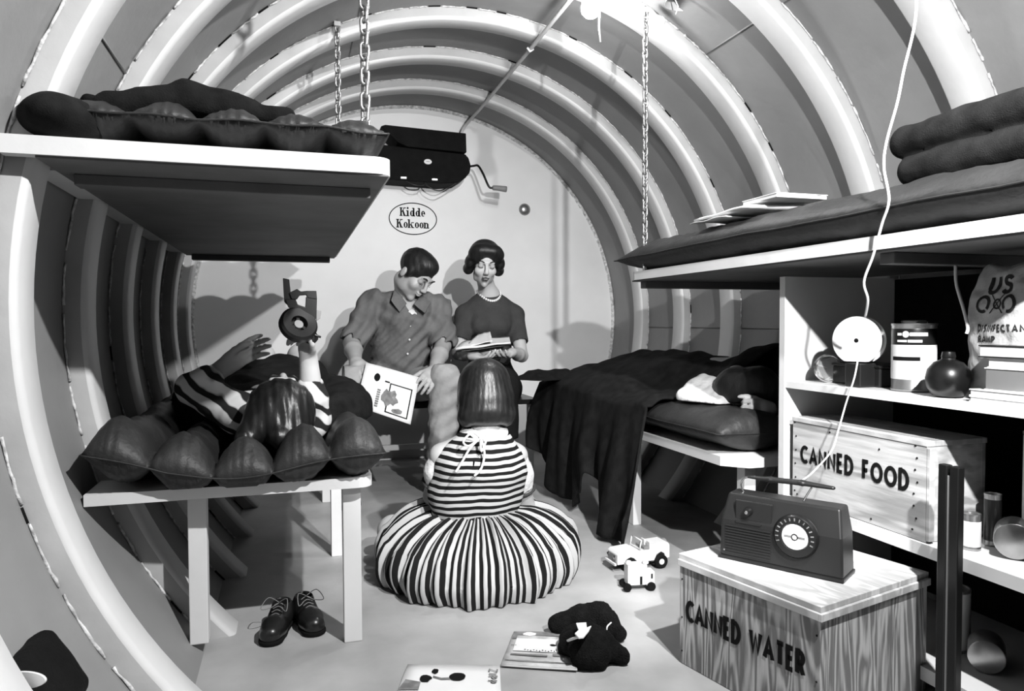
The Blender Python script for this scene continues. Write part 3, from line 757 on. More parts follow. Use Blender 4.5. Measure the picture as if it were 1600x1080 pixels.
# labelled can
cn = empty('food_can', (.652, 1.322, ZS), label='tall can with black band and white label on the upper shelf', cat='can')
T = Matrix.Translation((.652, 1.322, ZS))
put('tin_body', [(0, .001), (.047, .001), (.048, .003), (.048, .006), (.0465, .008), (.0465, .15), (.048, .152), (.048, .156), (.046, .156), (.045, .152), (0, .152)], M_alu, cn, T, 40)
put('white_label', [(.0469, .028), (.0471, .029), (.0471, .106), (.0469, .107)], M_paper, cn, T, 40)
put('black_band', [(.0469, .107), (.0471, .108), (.0471, .143), (.0469, .144)], M_radio2, cn, T, 40)
put('lid_ring', [(.026, .1565), (.028, .160), (.026, .163), (0, .163)], M_chrome, cn, T, 30)
def wrap_text(name, s, size, m, root, c, r, ang, z, bold=0, xs=1., **k):
    """print lying round a can"""
    o = text(name, s, size, m, Matrix.Identity(4), None, bold, xs, ext=0, **k)
    for v in o.data.vertices:
        t = ang+v.co.x/r; v.co = Vector((c[0]+r*math.cos(t), c[1]+r*math.sin(t), z+v.co.y))
    return child_of(o, root)
def wrap_rect(name, root, c, r, a0, a1, z0, z1, m):
    n = 12; V = []; 
    for i in range(n+1):
        t = a0+(a1-a0)*i/n
        for z in (z0, z1): V.append((c[0]+r*math.cos(t), c[1]+r*math.sin(t), z))
    return child_of(pyd(name, V, [(2*i, 2*i+2, 2*i+3, 2*i+1) for i in range(n)], m), root)
ca = math.atan2(CAM.y-1.322, CAM.x-.652)
for a0_, a1_, z0_, z1_ in ((-.78, -.55, .1285, .1345), (-.18, .62, .1275, .1355), (-.78, -.30, .1135, .1185), (-.26, .36, .1130, .1190)):
    wrap_rect('label_print', cn, (.652, 1.322), .0474, ca+a0_, ca+a1_, ZS+z0_, ZS+z1_, M_paper)
V_ = [(.652+.0475*math.cos(ca-.36+.0075*math.cos(t)/.0475), 1.322+.0475*math.sin(ca-.36+.0075*math.cos(t)/.0475), ZS+.1315+.0075*math.sin(t)) for t in np.linspace(0, 2*PI, 16, endpoint=False)]
child_of(pyd('label_emblem', V_, [tuple(range(16))], M_paper), cn)
wrap_rect('label_bar', cn, (.652, 1.322), .0473, ca-1.1, ca+.28, ZS+.071, ZS+.080, M_ink)
# round black flask
bf = empty('round_flask', (.602, 1.185, ZS), label='glossy black round flask beside the labelled can', cat='flask')
T = Matrix.Translation((.602, 1.185, ZS))
put('body', [(0, .0), (.022, .001), (.030, .004), (.040, .020), (.0435, .040), (.040, .058), (.028, .074), (.014, .080), (.012, .084)], M_black, bf, T, 36)
put('stopper', [(.013, .083), (.014, .086), (.012, .096), (0, .098)], M_black, bf, T, 20)
tube('hanging_strap', spline([(.64, 1.205, .922), (.638, 1.20, .88), (.632, 1.178, .83), (.630, 1.165, .79), (.628, 1.166, .775)]), .0034, M_paper, None, 6, taper=None, label='thin white strap hanging above the round black flask', cat='strap')
# paper bag of powder
S = Sdf((.585, .92, ZS-.005), (.80, 1.25, .935), .0045)
S.rbox((.69, 1.10, ZS+.115), (.062, .095, .115), .045, rotm(0, 0, -.25), .02)
S.rbox((.69, 1.095, ZS+.225), (.046, .078, .05), .03, rotm(0, .05, -.25), .03)
S.cone((.675, 1.155, ZS+.22), (.675, 1.15, .905), .022, .010, .02)
S.wrinkle(lambda X, Y, Z: nz(Y, Z, X, 34, .0035, 1)+nz(X, Z, Y, 80, .0012)); S.cut((0, 0, ZS+.001), (0, 0, -1))
bg = S.build('paper_bag', M_bag, label='crumpled printed paper bag standing at the right of the upper shelf', cat='bag')
S_ = bg.data
def on_bag(name, V2, faces, m):
    """project print onto the bag's outer face"""
    from mathutils.bvhtree import BVHTree
    bv = BVHTree.FromPolygons([v.co for v in S_.vertices], [p.vertices for p in S_.polygons]); out = []
    for (u, v) in V2:
        h = bv.ray_cast(Vector((.3, u, v)), Vector((1, 0, 0)))
        out.append((h[0]+Vector((-.0012, 0, 0))) if h[0] else Vector((.66, u, v)))
    o = pyd(name, out, faces, m, bg); return o
def bag_text(s, u, v, size, bold, xs, stroke=True):
    H = size; o = lettering('print', s, H, H*bold, Matrix.Identity(4), M_midink); bm = bmesh.new(); bm.from_mesh(o.data)
    bmesh.ops.subdivide_edges(bm, edges=[e for e in bm.edges if e.calc_length() > .008], cuts=2)
    V2 = [(u-q.co.x*xs, v+q.co.y) for q in bm.verts]; Fc = [[q.index for q in f.verts] for f in bm.faces]; bm.free(); bpy.data.objects.remove(o)
    on_bag('print', V2, Fc, M_ink2)
M_ink2 = mat('dark_print', .035, .8, .4, 60)
bag_text('US', 1.10, .875, .040, .2, 1.1); bag_text('OXIDISANT', 1.10, .785, .0165, .24, .98) if False else bag_text('DISINFECTANT', 1.085, .787, .0165, .24, .76)
bag_text('RAMP', 1.12, .764, .015, .24, .9)
for cx, rr, a0_, a1_ in ((1.135, .017, -40, 300), (1.098, .010, 0, 360), (1.066, .017, 220, -110)):   # scroll emblem
    P2 = arc(0, 0, rr, rr, a0_, a1_, 16); V2 = []; 
    for x, y in P2:
        for q in (.72, 1.1): V2.append((cx-x*q, .836+y*q))
    on_bag('emblem', V2, [(2*i, 2*i+2, 2*i+3, 2*i+1) for i in range(16)], M_ink2)
for sx in (-1, 1):
    V2 = []
    for t in np.linspace(-1, 1, 9): V2 += [(1.098+sx*t*.016, .836+t*.019), (1.098+sx*t*.016+.003, .836+t*.019)]
    on_bag('emblem', V2, [(2*i, 2*i+2, 2*i+3, 2*i+1) for i in range(8)], M_ink2)
# books
def book(x0, x1, y0, y1, z, th, label, cover=M_radio2, pages=M_paper, group='books on the upper shelf'):
    b = empty('book', ((x0+x1)/2, (y0+y1)/2, z), label=label, cat='book', group=group)
    child_of(box('page_block', x0+.002, x1-.001, y0+.002, y1-.002, z+.0022, z+th-.0022, pages, None, .0008), b)
    child_of(box('cover', x0, x1, y0, y1, z+.0002, z+.0022, cover, None, .0004), b); child_of(box('cover', x0, x1, y0, y1, z+th-.0022, z+th, cover, None, .0004), b)
    return b
z = ZS
book(.566, .63, .88, 1.105, z, .012, 'thin white booklet at the bottom of the stack on the upper shelf', M_paper)
book(.566, .63, .88, 1.105, z+.012, .014, 'flat white book second from the bottom of the shelf stack', M_paper)
book(.572, .63, .88, 1.078, z+.026, .044, 'thick dark bound book in the middle of the shelf stack', M_paper, M_grey)
book(.572, .63, .88, 1.072, z+.070, .020, 'white paged book second from top of the shelf stack', M_paper)
book(.568, .63, .88, 1.088, z+.090, .024, 'dark covered book with white pages topmost of the shelf stack', M_radio2)

# ------------------------------------------------------------------ cans on the middle and bottom shelves
def can(x, y, z, r, h, label, band=None, glass=False, group='cans on the lower shelves'):
    c = empty('can', (x, y, z), label=label, cat='can', group=group); T = Matrix.Translation((x, y, z))
    put('tin_body', [(0, .0005), (r, .0005), (r*1.03, .002), (r*1.03, .004), (r, .006), (r, h-.006), (r*1.03, h-.004), (r*1.03, h), (r*.94, h), (r*.93, h-.003), (0, h-.003)], M_alu, c, T, 32)
    if band: put('label_wrap', [(r*1.004, band[0]*h), (r*1.012, band[0]*h+.001), (r*1.012, band[1]*h-.001), (r*1.004, band[1]*h)], band[2], c, T, 32)
    return c
can(.735, 1.055, .3255, .052, .25, 'tall white labelled canister at the back of the middle shelf', (.04, .97, M_paper))
c_ = bpy.context.scene.objects[-1]
box('carton', .80, .90, 1.02, 1.16, .3255, .54, M_blackr, None, .002, label='dark carton behind the tall canister on the middle shelf', cat='box')
can(.625, 1.145, .3255, .018, .075, 'slim short can beside the crate on the middle shelf', (.1, .8, M_paper))
can(.690, 1.150, .3255, .016, .11, 'slim dark can between crate and round tin on middle shelf', (.1, .9, M_radio2))
def lying_tin(x, y, z, r, h, label):
    c = empty('round_tin', (x, y, z-r), label=label, cat='tin', group='round tins lying on their sides')
    d = (CAM-Vector((x, y, z))); d.z = 0; d.normalize(); F = frame((x, y, z), Vector((0, 0, 1)).cross(d), (0, 0, 1))
    put('tin_body', [(0, -h), (r*.97, -h), (r, -h+.003), (r, -.003), (r*.98, 0), (r*.93, .001)], M_alu, c, F, 36)
    put('end_disc', [(r*.93, .0005), (r*.90, -.003), (r*.55, -.0035), (r*.5, -.001), (0, -.001)], M_chrome, c, F, 36)
lying_tin(.64, 1.062, .3258+.037, .036, .07, 'round shiny tin lying on the middle shelf at the right edge')
lying_tin(.655, 1.13, .0605+.036, .035, .07, 'round shiny tin lying low on the bottom shelf')
can(.70, 1.245, .0605, .03, .14, 'pale canister on the bottom shelf behind the lettered plywood crate', (.05, .95, M_paper))
can(.75, 1.07, .0605, .03, .16, 'dim tin standing at the back of the bottom shelf', (.2, .8, M_grey))
st = empty('folded_stand', (.50, 1.085, 0), label='black upright folded stand leaning before the lower shelves', cat='stand')
for dx, dy, a in ((0, .012, 0), (0, -.014, 0)):
    child_of(box('rail', .492, .508, 1.085+dy-.010, 1.085+dy+.010, .0, .52, M_black, None, .002), st)
child_of(box('centre_strip', .494, .499, 1.082, 1.088, .02, .50, M_grey, None, .001), st)
child_of(box('foot', .482, .518, 1.05, 1.12, .0, .012, M_black, None, .002), st)

# ------------------------------------------------------------------ end wall: blower, sign, plug
yw = 4.22
bl = empty('hand_crank_blower', (.0, yw-.10, 1.75), label='black hand cranked air blower bolted to the end wall', cat='blower')
PB = Matrix(((1, 0, 0, 0), (0, 0, 1, 0), (0, 1, 0, 0), (0, 0, 0, 1)))
child_of(prism('housing', [(-.30, 1.60), (.10, 1.59), (.19, 1.60), (.235, 1.63), (.26, 1.66), (.268, 1.70), (.255, 1.745), (.235, 1.765), (.0, 1.775), (-.28, 1.79)], 4.04, 4.215, M_blackr, None, .006, M=PB), bl)
child_of(prism('filter_box', [(-.245, 1.882), (-.22, 1.892), (.235, 1.878), (.238, 1.77), (-.10, 1.78), (-.15, 1.80)], 4.02, 4.215, M_blackr, None, .004, M=PB), bl)
child_of(lathe('name_plate', [(.022, 0), (.022, .002), (.020, .003), (0, .003)], M_paper, None, 30, Matrix.Translation((.018, 4.04, 1.708)) @ Fr @ Matrix.Diagonal((1, .66, 1, 1))), bl)
child_of(box('plate_print', .008, .028, 4.0362, 4.0368, 1.7065, 1.7095, M_midink, None, 0), bl)
cr = tube('crank_arm', spline([(.265, 4.06, 1.70), (.285, 4.045, 1.702), (.305, 4.02, 1.698), (.325, 3.99, 1.65), (.345, 3.97, 1.59), (.358, 3.965, 1.568), (.375, 3.96, 1.565)], 6), .0065, M_black); child_of(cr, bl)
hd = tube('crank_handle', [(.372, 3.96, 1.566), (.376, 3.96, 1.566), (.40, 3.96, 1.566), (.44, 3.96, 1.563), (.455, 3.96, 1.562)], .0155, M_grey, None, 12, taper=[.6, .9, .95, 1.1, 1.1]); child_of(hd, bl)
hd.parent = cr; hd.location = (0, 0, 0)
for p in ([(-.10, 4.05, 1.598), (-.06, 4.04, 1.575), (-.01, 4.045, 1.578), (.0, 4.05, 1.60)], [(.0, 4.05, 1.60), (.03, 4.04, 1.565), (.08, 4.035, 1.548), (.13, 4.04, 1.57), (.19, 4.05, 1.61), (.235, 4.06, 1.65)]):
    child_of(tube('cable', spline(p), .0035, M_black), bl)
for x in (-.12, .055): child_of(box('bolt', x-.018, x+.018, 4.032, 4.042, 1.603, 1.617, M_alu, None, .003), bl)
# oval sign lettered in heavy serifs
sg = empty('wall_sign', (-.04, yw, 1.41), label='oval outlined sign lettered Kidde Kokoon on the end wall', cat='sign')
T = Matrix.Translation((-.039, yw-.0015, 1.411)) @ Fr
V = []; n = 64
for i in range(n):
    t = 2*PI*i/n
    for q in (0, .0055): V.append(T @ Vector(((.142-q)*math.cos(t), (.094-q)*math.sin(t), .0006)))
child_of(pyd('oval_line', V, [(2*i, 2*((i+1) % n), 2*((i+1) % n)+1, 2*i+1) for i in range(n)], M_ink), sg)
def serif_word(s, cx, cy, xh, cap, st, hs=.80):
    """black-letter weight lower case built from stems, bowls and slab feet"""
    items = []; x = 0
    def rect(x0, y0, x1, y1): return [(x0, y0), (x1, y0), (x1, y1), (x0, y1)]
    def bowl(cx_, w_, thin=.35):
        n_ = 20; out = []
        for i in range(n_):
            t0, t1 = 2*PI*i/n_, 2*PI*(i+1)/n_; q = []
            for t, rr in ((t0, 1), (t1, 1), (t1, 0), (t0, 0)):
                wx_ = w_/2; wy = xh/2; tt = st*(thin+(1-thin)*abs(math.cos(t)))
                q.append((cx_+(wx_-(0 if rr else tt))*math.cos(t), xh/2+(wy-(0 if rr else tt))*math.sin(t)))
            out.append(q)
        return out
    slab = st*.45; sw = st*.45
    for ch in s:
        if ch in 'Kk':
            H = cap; items += [rect(x, 0, x+st, H), rect(x-sw, 0, x+st+sw, slab), rect(x-sw, H-slab, x+st+(sw if ch == 'K' else 0), H)]
            top = H if ch == 'K' else xh; wd = xh*.78 if ch == 'k' else cap*.55
            items += [[(x+st, top*.42), (x+st, top*.56), (x+st+wd*.62, top), (x+st+wd*.85, top)], [(x+st+wd*.12, top*.55), (x+st+wd*.42, top*.72), (x+st+wd, 0), (x+st+wd*.5, 0)]]
            items += [rect(x+st+wd*.4, 0, x+st+wd+sw, slab), rect(x+st+wd*.4, top-slab, x+st+wd+sw*.6, top)]
            x += st+wd+sw*1.9
        elif ch == 'i':
            items += [rect(x, 0, x+st, xh), rect(x-sw, 0, x+st+sw, slab), rect(x-sw, xh-slab, x+st, xh), rect(x, xh*1.22, x+st, xh*1.22+st)]; x += st+sw*2.2
        elif ch == 'd':
            w_ = xh*.86; items += bowl(x+w_/2, w_)+[rect(x+w_-st*.75, 0, x+w_+st*.25, cap), rect(x+w_-st*1.2, cap-slab, x+w_, cap), rect(x+w_, 0, x+w_+st*.7, slab)]; x += w_+st*.55+sw
        elif ch == 'e':
            w_ = xh*.86; b = bowl(x+w_/2, w_); items += b[:17]+b[19:]+[rect(x+st*.6, xh*.46, x+w_-st*.1, xh*.56)]; x += w_+sw*.9
        elif ch == 'o':
            w_ = xh*.9; items += bowl(x+w_/2, w_); x += w_+sw*.7
        elif ch == 'n':
            items += [rect(x, 0, x+st, xh), rect(x-sw, 0, x+st+sw, slab), rect(x-sw, xh-slab, x, xh), rect(x+xh*.62, 0, x+xh*.62+st, xh*.8), rect(x+xh*.62-sw, 0, x+xh*.62+st+sw, slab), [(x+st, xh*.72), (x+st+.2*xh, xh*.82), (x+st+.2*xh, xh), (x+st, xh*.88)], [(x+st+.2*xh, xh*.82), (x+xh*.62, xh*.72), (x+xh*.62+st, xh*.8), (x+st+.2*xh, xh)]]; x += xh*.62+st+sw
    wd = x*hs; V = []; Fc = []
    for q in items:
        o = len(V); V += [T @ Vector((cx+p[0]*hs-wd/2, cy+p[1], .0006)) for p in q]; Fc.append((o, o+1, o+2, o+3))
    return pyd('lettering', V, Fc, M_ink)
child_of(serif_word('Kidde', .0, .014, .034, .050, .0115), sg); child_of(serif_word('Kokoon', .0, -.054, .034, .050, .0115), sg)
pg = empty('wall_plug', (.65, yw, 1.496), label='round domed plug on the end wall right of the blower crank', cat='plug')
T2 = Matrix.Translation((.648, yw-.0005, 1.494)) @ Fr
child_of(lathe('flange', [(.036, 0), (.036, .004), (.032, .006), (.030, .005)], M_grey, None, 36, T2), pg); child_of(lathe('dome', [(.030, .005), (.022, .012), (.010, .015), (0, .016)], M_alu, None, 30, T2), pg)

# ------------------------------------------------------------------ ceiling: conduit, bulb, pull cord, second lamp, long cord
p0 = [(.235, 4.17, 1.885), (.245, 4.14, 1.93), (.262, 4.05, 1.958), (.275, 3.8, 1.972), (.272, 3.4, 1.975), (.265, 2.95, 1.972), (.262, 2.4, 1.982), (.262, 2.0, 1.985), (.262, 1.2, 1.985)]
cd = tube('conduit', spline(p0, 6), .0085, M_rib, None, 8, label='thin white conduit running along the ceiling down to the blower', cat='pipe')
tube('clip', [(.25, 2.955, 1.975), (.262, 2.955, 1.960), (.278, 2.955, 1.972)], .005, M_rib, cd)
bb = empty('ceiling_bulb', BULB, label='bare glowing bulb at the ceiling with a short pull string', cat='lamp')
child_of(lathe('socket', [(.02, .04), (.024, .045), (.024, .08), (.03, .10), (.03, .105)], M_rib, None, 20, Matrix.Translation(BULB)), bb)
gb = child_of(lathe('glass_globe', [(0, -.036), (.018, -.032), (.031, -.018), (.034, 0), (.028, .02), (.018, .036), (.016, .05)], M_emit, None, 24, Matrix.Translation(BULB)), bb)
gb.visible_shadow = True
tube('pull_string', [at(937, 15, y=2.3), at(936, 40, y=2.3), at(938, 66, y=2.3)], .0036, M_rib, None, 6, label='short white pull string hanging beside the glowing bulb', cat='string')
l2 = empty('ceiling_lamp', (.56, 2.24, 1.86), label='unlit white dome lamp at the ceiling right of the bulb', cat='lamp')
q2 = at(1070, 4, y=2.24)
child_of(lathe('shade', [(0, .075), (.02, .075), (.03, .06), (.055, .03), (.07, 0), (.067, 0), (.05, .028), (.026, .055), (0, .06)], M_rib, None, 32, Matrix.Translation(q2)), l2)
child_of(tube('pull_chain', [q2+Vector((-.045, 0, .02)), at(1060, 10, y=2.24), at(1056, 22, y=2.24)], .002, M_rib, None, 6), l2)
pts = [at(1432, -60, x=.44), at(1430, 30, x=.44), at(1412, 110, x=.44), at(1402, 160, x=.44), at(1385, 222, x=.44), at(1381, 262, x=.44), at(1389, 312, x=.44), at(1378, 350, x=.45), at(1364, 400, x=.46), at(1350, 440, x=.47), at(1356, 468, x=.49), at(1352, 495, x=.52)]
tube('long_cord', spline(pts, 6), .0028, M_paper, None, 6, label='long wavy white cord hanging from the ceiling to the white spool', cat='cord')
pts = [at(1341, 558, x=.555), at(1335, 590, x=.54), at(1322, 630, x=.53), at(1310, 672, x=.50), at(1299, 705, x=.46), at(1270, 738, x=.42), at(1252, 752, x=.38)]
tube('lower_cord', spline(pts, 6), .0020, M_paper, None, 6, label='white cord trailing from the spool down to the radio', cat='cord')

# ------------------------------------------------------------------ figures
def basis(fwd, up=(0, 0, 1), roll=0):
    f = Vector(fwd).normalized(); u = Vector(up); r = f.cross(u).normalized(); u = r.cross(f)
    m = Matrix(((r.x, f.x, u.x, 0), (r.y, f.y, u.y, 0), (r.z, f.z, u.z, 0), (0, 0, 0, 1)))
    return m @ Matrix.Rotation(roll, 4, 'Y')
def head(S, c, B, s=1., female=False):
    c = Vector(c)
    def T(x, y, z): return c+(B @ Vector((x*s, y*s, z*s)))
    def E(x, y, z, rx, ry, rz, k=.012, sub=False): S.ell(T(x, y, z), (rx*s, ry*s, rz*s), B, k*s, sub)
    def K(a, b, r0, r1, k=.008, sub=False): S.cone(T(*a), T(*b), r0*s, r1*s, k*s, sub=sub)
    E(0, -.012, .040, .073, .090, .078); E(0, .022, -.030, .055 if not female else .050, .062, .082)
    E(0, .062, -.095, .021 if not female else .016, .018, .016, .015)
    for q in (-1, 1):
        E(q*.042, .008, -.062, .014, .030, .028, .018); E(q*.036, .060, -.022, .022, .022, .022, .02)
        E(q*.031, .098, .012, .018, .018, .011, .008, True); E(q*.030, .076, .010, .0145, .0135, .0125, .003)
        E(q*.075, -.006, -.005, .007, .017, .029, .006); E(q*.0095, .098, -.026, .0075, .009, .0065, .005)
    K((-.034, .084, .030), (.034, .084, .030), .009, .009, .012); K((0, .086, .026), (0, .108, -.020), .0075, .0105, .010)
    E(0, .092, -.047, .020, .010, .0055, .004); E(0, .090, -.058, .017, .010, .006, .004)
    K((-.022, .098, -.0525), (.022, .098, -.0525), .0022, .0022, .003, True)
    return T
def face_bits(root, T, B, s, brow=.0035, lips=None, lash=True):
    for q in (-1, 1):
        tube('eyebrow', spline([T(q*.014, .0965, .031), T(q*.032, .0965, .039), T(q*.044, .088, .034)], 4), brow*s, M_hair, root, 6, taper=[.6]+[1]*7+[.4])
        tube('eyelid', spline([T(q*.018, .0885, .004), T(q*.031, .0925, .0005), T(q*.040, .087, .003)], 4), .0012*s, M_hair, root, 6)
    if lips:
        Sx = Sdf(T(0, .095, -.052)-Vector((.04, .04, .04)), T(0, .095, -.052)+Vector((.04, .04, .04)), .0022)
        for q in (-1, 1): Sx.cone(T(0, .1025, -.0475), T(q*.020, .094, -.051), .0042*s, .0015*s, .002)
        Sx.cone(T(-.009, .1015, -.0575), T(.009, .1015, -.0575), .0052*s, .0052*s, .002).cone(T(.009, .1015, -.0575), T(.018, .095, -.053), .005*s, .0018*s, .002).cone(T(-.009, .1015, -.0575), T(-.018, .095, -.053), .005*s, .0018*s, .002)
        Sx.build('lips', lips, root)
def hand(S, w, d, n, side, s=1., curl=(.5, .6), spread=.06, thumb=.9, tc=.3):
    """w wrist, d direction of the palm, n the way the palm faces, side +1/-1 picks the thumb's side"""
    w = Vector(w); d = Vector(d).normalized(); n = Vector(n); n = (n-d*n.dot(d)).normalized(); x = d.cross(n)*side
    kn = w+d*.082*s
    S.cone(w, w+d*.03*s, .024*s, .026*s, .01*s, side=x, asp=1.25)
    for i, o in enumerate((.030, .010, -.010, -.029)):
        S.cone(w+d*.012*s+x*o*.6*s, kn+x*o*s-d*abs(o-.005)*.25*s, .0125*s, .0105*s, .008*s)
    for i, (o, L) in enumerate(((.030, .073), (.010, .081), (-.010, .075), (-.029, .060))):
        b = kn+x*o*s-d*abs(o-.005)*.25*s; a = curl[0]+.06*i; dd = d*math.cos(a)+n*math.sin(a)+x*spread*(1.5-i); dd.normalize()
        m1 = b+dd*L*.44*s; a2 = a+curl[1]; d2 = d*math.cos(a2)+n*math.sin(a2)+x*spread*(1.5-i)*.6; d2.normalize(); m2 = m1+d2*L*.32*s
        a3 = a2+curl[1]*.6; d3 = d*math.cos(a3)+n*math.sin(a3); m3 = m2+d3*L*.24*s
        S.cone(b, m1, .0098*s, .0088*s, .003*s); S.cone(m1, m2, .0088*s, .0080*s, .002*s); S.cone(m2, m3, .0080*s, .0066*s, .002*s)
    tb = w+d*.022*s+x*.020*s; t1 = tb+(d*math.cos(thumb)+x*math.sin(thumb)+n*.35)*.038*s
    a = thumb-tc; t2 = t1+(d*math.cos(a)+x*math.sin(a)+n*.45)*.030*s; a -= tc; t3 = t2+(d*math.cos(a)+x*math.sin(a)+n*.5)*.022*s
    S.cone(tb, t1, .0150*s, .0115*s, .008*s); S.cone(t1, t2, .0112*s, .0100*s, .003*s); S.cone(t2, t3, .0098*s, .0080*s, .003*s)
def A(px, py, y): return at(px, py, y=y)

# ---- the man
man = empty('person', (0, 0, 0), label='man in grey rolled-sleeve shirt seated on bench, head bent, holding a magazine', cat='person')
hc = A(648, 429, 3.50); Bh = basis((.42, -.60, -.62), (.10, .1, 1)); nb = A(636, 472, 3.60)
shL, shR = A(582, 476, 3.62), A(684, 480, 3.62); elL, elR = A(550, 536, 3.50), A(692, 540, 3.50)
wrL, wrR = A(556, 566, 3.24), A(678, 580, 3.22)
hpL, hpR = A(602, 604, 3.66), A(642, 604, 3.66); kL, kR = A(546, 592, 3.20), A(697, 592, 3.17)
anL, anR = Vector((kL.x, 3.24, .08)), Vector((kR.x-.02, 3.25, .08))
S = Sdf((-.52, 2.95, -.01), (.24, 3.82, 1.22), .0048)
T = head(S, hc, Bh, 1.0); S.cone(T(0, -.03, -.06), nb, .052, .058, .02)
S.chain([nb, (nb+A(632, 520, 3.63))/2, A(628, 560, 3.65), (hpL+hpR)/2+Vector((0, 0, .02))], [.06, .115, .11, .10], .03, side=(1, 0, 0), asp=1.2)
for sh, el, wr in ((shL, elL, wrL), (shR, elR, wrR)):
    S.chain([nb+(sh-nb)*.3, sh, el, el+(wr-el)*.4, wr], [.05, .050, .039, .040, .026], .015)
for hp, kn, an in ((hpL, kL, anL), (hpR, kR, anR)):
    S.chain([hp+Vector((0, 0, .02)), kn, kn+(an-kn)*.35, an], [.070, .046, .044, .034], .02); S.cone(an+Vector((0, .03, -.04)), an+Vector((0, -.14, -.052)), .034, .026, .02)
hand(S, wrL, A(570, 592, 3.11)-wrL, (.2, .75, -.5), 1, 1.0, (.35, .45), thumb=.7)
hand(S, wrR, A(662, 604, 3.11)-wrR, (-.2, .75, -.5), -1, 1.0, (.35, .45), thumb=.7)
mb = S.build('body', M_skin, man)
face_bits(man, T, Bh, 1.0)
S = Sdf(hc-Vector((.14, .14, .14)), hc+Vector((.14, .14, .14)), .004)
S.ell(T(0, -.016, .044), (.081, .096, .083), Bh, .01); S.ell(T(0, .030, .085), (.055, .06, .042), Bh, .02)
for q in (-1, 1): S.ell(T(q*.068, .012, .018), (.014, .026, .034), Bh, .01)
S.ell(T(0, .115, -.035), (.095, .075, .090), Bh, .008, True); S.ell(T(0, .045, -.105), (.12, .12, .085), Bh, .01, True)
for q in (-1, 1): S.ell(T(q*.085, -.004, -.008), (.018, .020, .030), Bh, .006, True)
c0 = np.array(hc); S.wrinkle(lambda X, Y, Z: nz(X, Y, Z, 150, .0010))
S.build('hair', M_hair, man)
# shirt
S = Sdf((-.52, 3.3, .36), (.24, 3.86, .99), .0055)
S.chain([nb+Vector((0, .005, .022)), nb+Vector((0, .01, -.03)), (nb+A(632, 515, 3.63))/2, A(630, 555, 3.64), A(624, 598, 3.66)], [.056, .070, .128, .125, .128], .04, side=(1, 0, 0), asp=1.22)
for sh, el in ((shL, elL), (shR, elR)):
    e2 = sh+(el-sh)*.86; S.chain([nb+(sh-nb)*.35+Vector((0, 0, -.02)), sh, e2], [.066, .068, .066], .025); ax = (el-sh).normalized()
    S.cone(e2+ax*.012, e2-ax*.008, .067, .068, .004); S.cut(e2+ax*.03, ax) if False else None
    S.cone(e2+ax*.060, e2+ax*.10, .060, .070, .004, sub=True)
S.wrinkle(lambda X, Y, Z: .009*np.sin(X*38+Z*30+1.5*np.sin(Z*22))*np.sin(Z*17+X*9+1)+.005*np.sin(X*95-Z*70+3*np.sin(Z*14))+nz(X, Y, Z, 45, .0016))
S.cone(nb+Vector((.004, -.10, .02)), nb+Vector((.010, -.14, -.085)), .040, .004, .004, side=(0, 1, 0), asp=1.6, sub=True)
S.build('shirt', M_shirt, man)
S = Sdf(nb-Vector((.12, .16, .16)), nb+Vector((.12, .1, .08)), .0045)
S.ell(nb+Vector((0.010, -.088, -.075)), (.030, .022, .038), None, .005); S.build('undershirt', M_wcloth, man)
for y_, cs_ in ((3.475, ((619, 452), (611, 470), (624, 489), (635, 475))), (3.462, ((662, 461), (647, 476), (664, 491), (673, 473)))):
    q_ = [A(a, b, y_) for a, b in cs_]; q_[0].y += .07; q_[-1 if y_ > 3.47 else -1].y += .0
    sheet('collar', q_, M_shirt, man, .006, .002)
for i in range(4):
    bp = A(640+i*2-i*i, 487+i*22, 3.49)
    pyd('button', *(lambda: (lambda T_: ([T_ @ Vector((.005*math.cos(t), .005*math.sin(t), 0)) for t in np.linspace(0, 2*PI, 10, endpoint=False)]+[T_ @ Vector((0, 0, .002))], [(j, (j+1) % 10, 10) for j in range(10)]))(Matrix.Translation(bp) @ Fr))(), M_pearl, man)
# trousers
S = Sdf((-.52, 2.98, .0), (.24, 3.84, .62), .0055)
S.chain([A(624, 590, 3.66), (hpL+hpR)/2], [.115, .125], .03, side=(1, 0, 0), asp=1.25)
for hp, kn, an in ((hpL, kL, anL), (hpR, kR, anR)): S.chain([hp, kn+Vector((0, .01, 0)), kn+(an-kn)*.45, an+Vector((0, 0, .03))], [.098, .070, .064, .058], .02)
S.wrinkle(lambda X, Y, Z: .0035*np.sin(Z*34+X*24+Y*14+2*np.sin(X*20))+.003*np.sin(Z*90-X*40)+nz(X, Y, Z, 40, .003))
S.build('trousers', M_trouser, man)
for an in (anL, anR):
    S = Sdf(an-Vector((.08, .24, .09)), an+Vector((.08, .14, .06)), .005)
    S.cone(an+Vector((0, .04, -.040)), an+Vector((0, -.15, -.045)), .036, .030, .01, side=(1, 0, 0), asp=1.2); S.cut((0, 0, .004), (0, 0, -1)); S.build('shoe', M_black, man)
settle(man, (-.02, 3.6, 0))
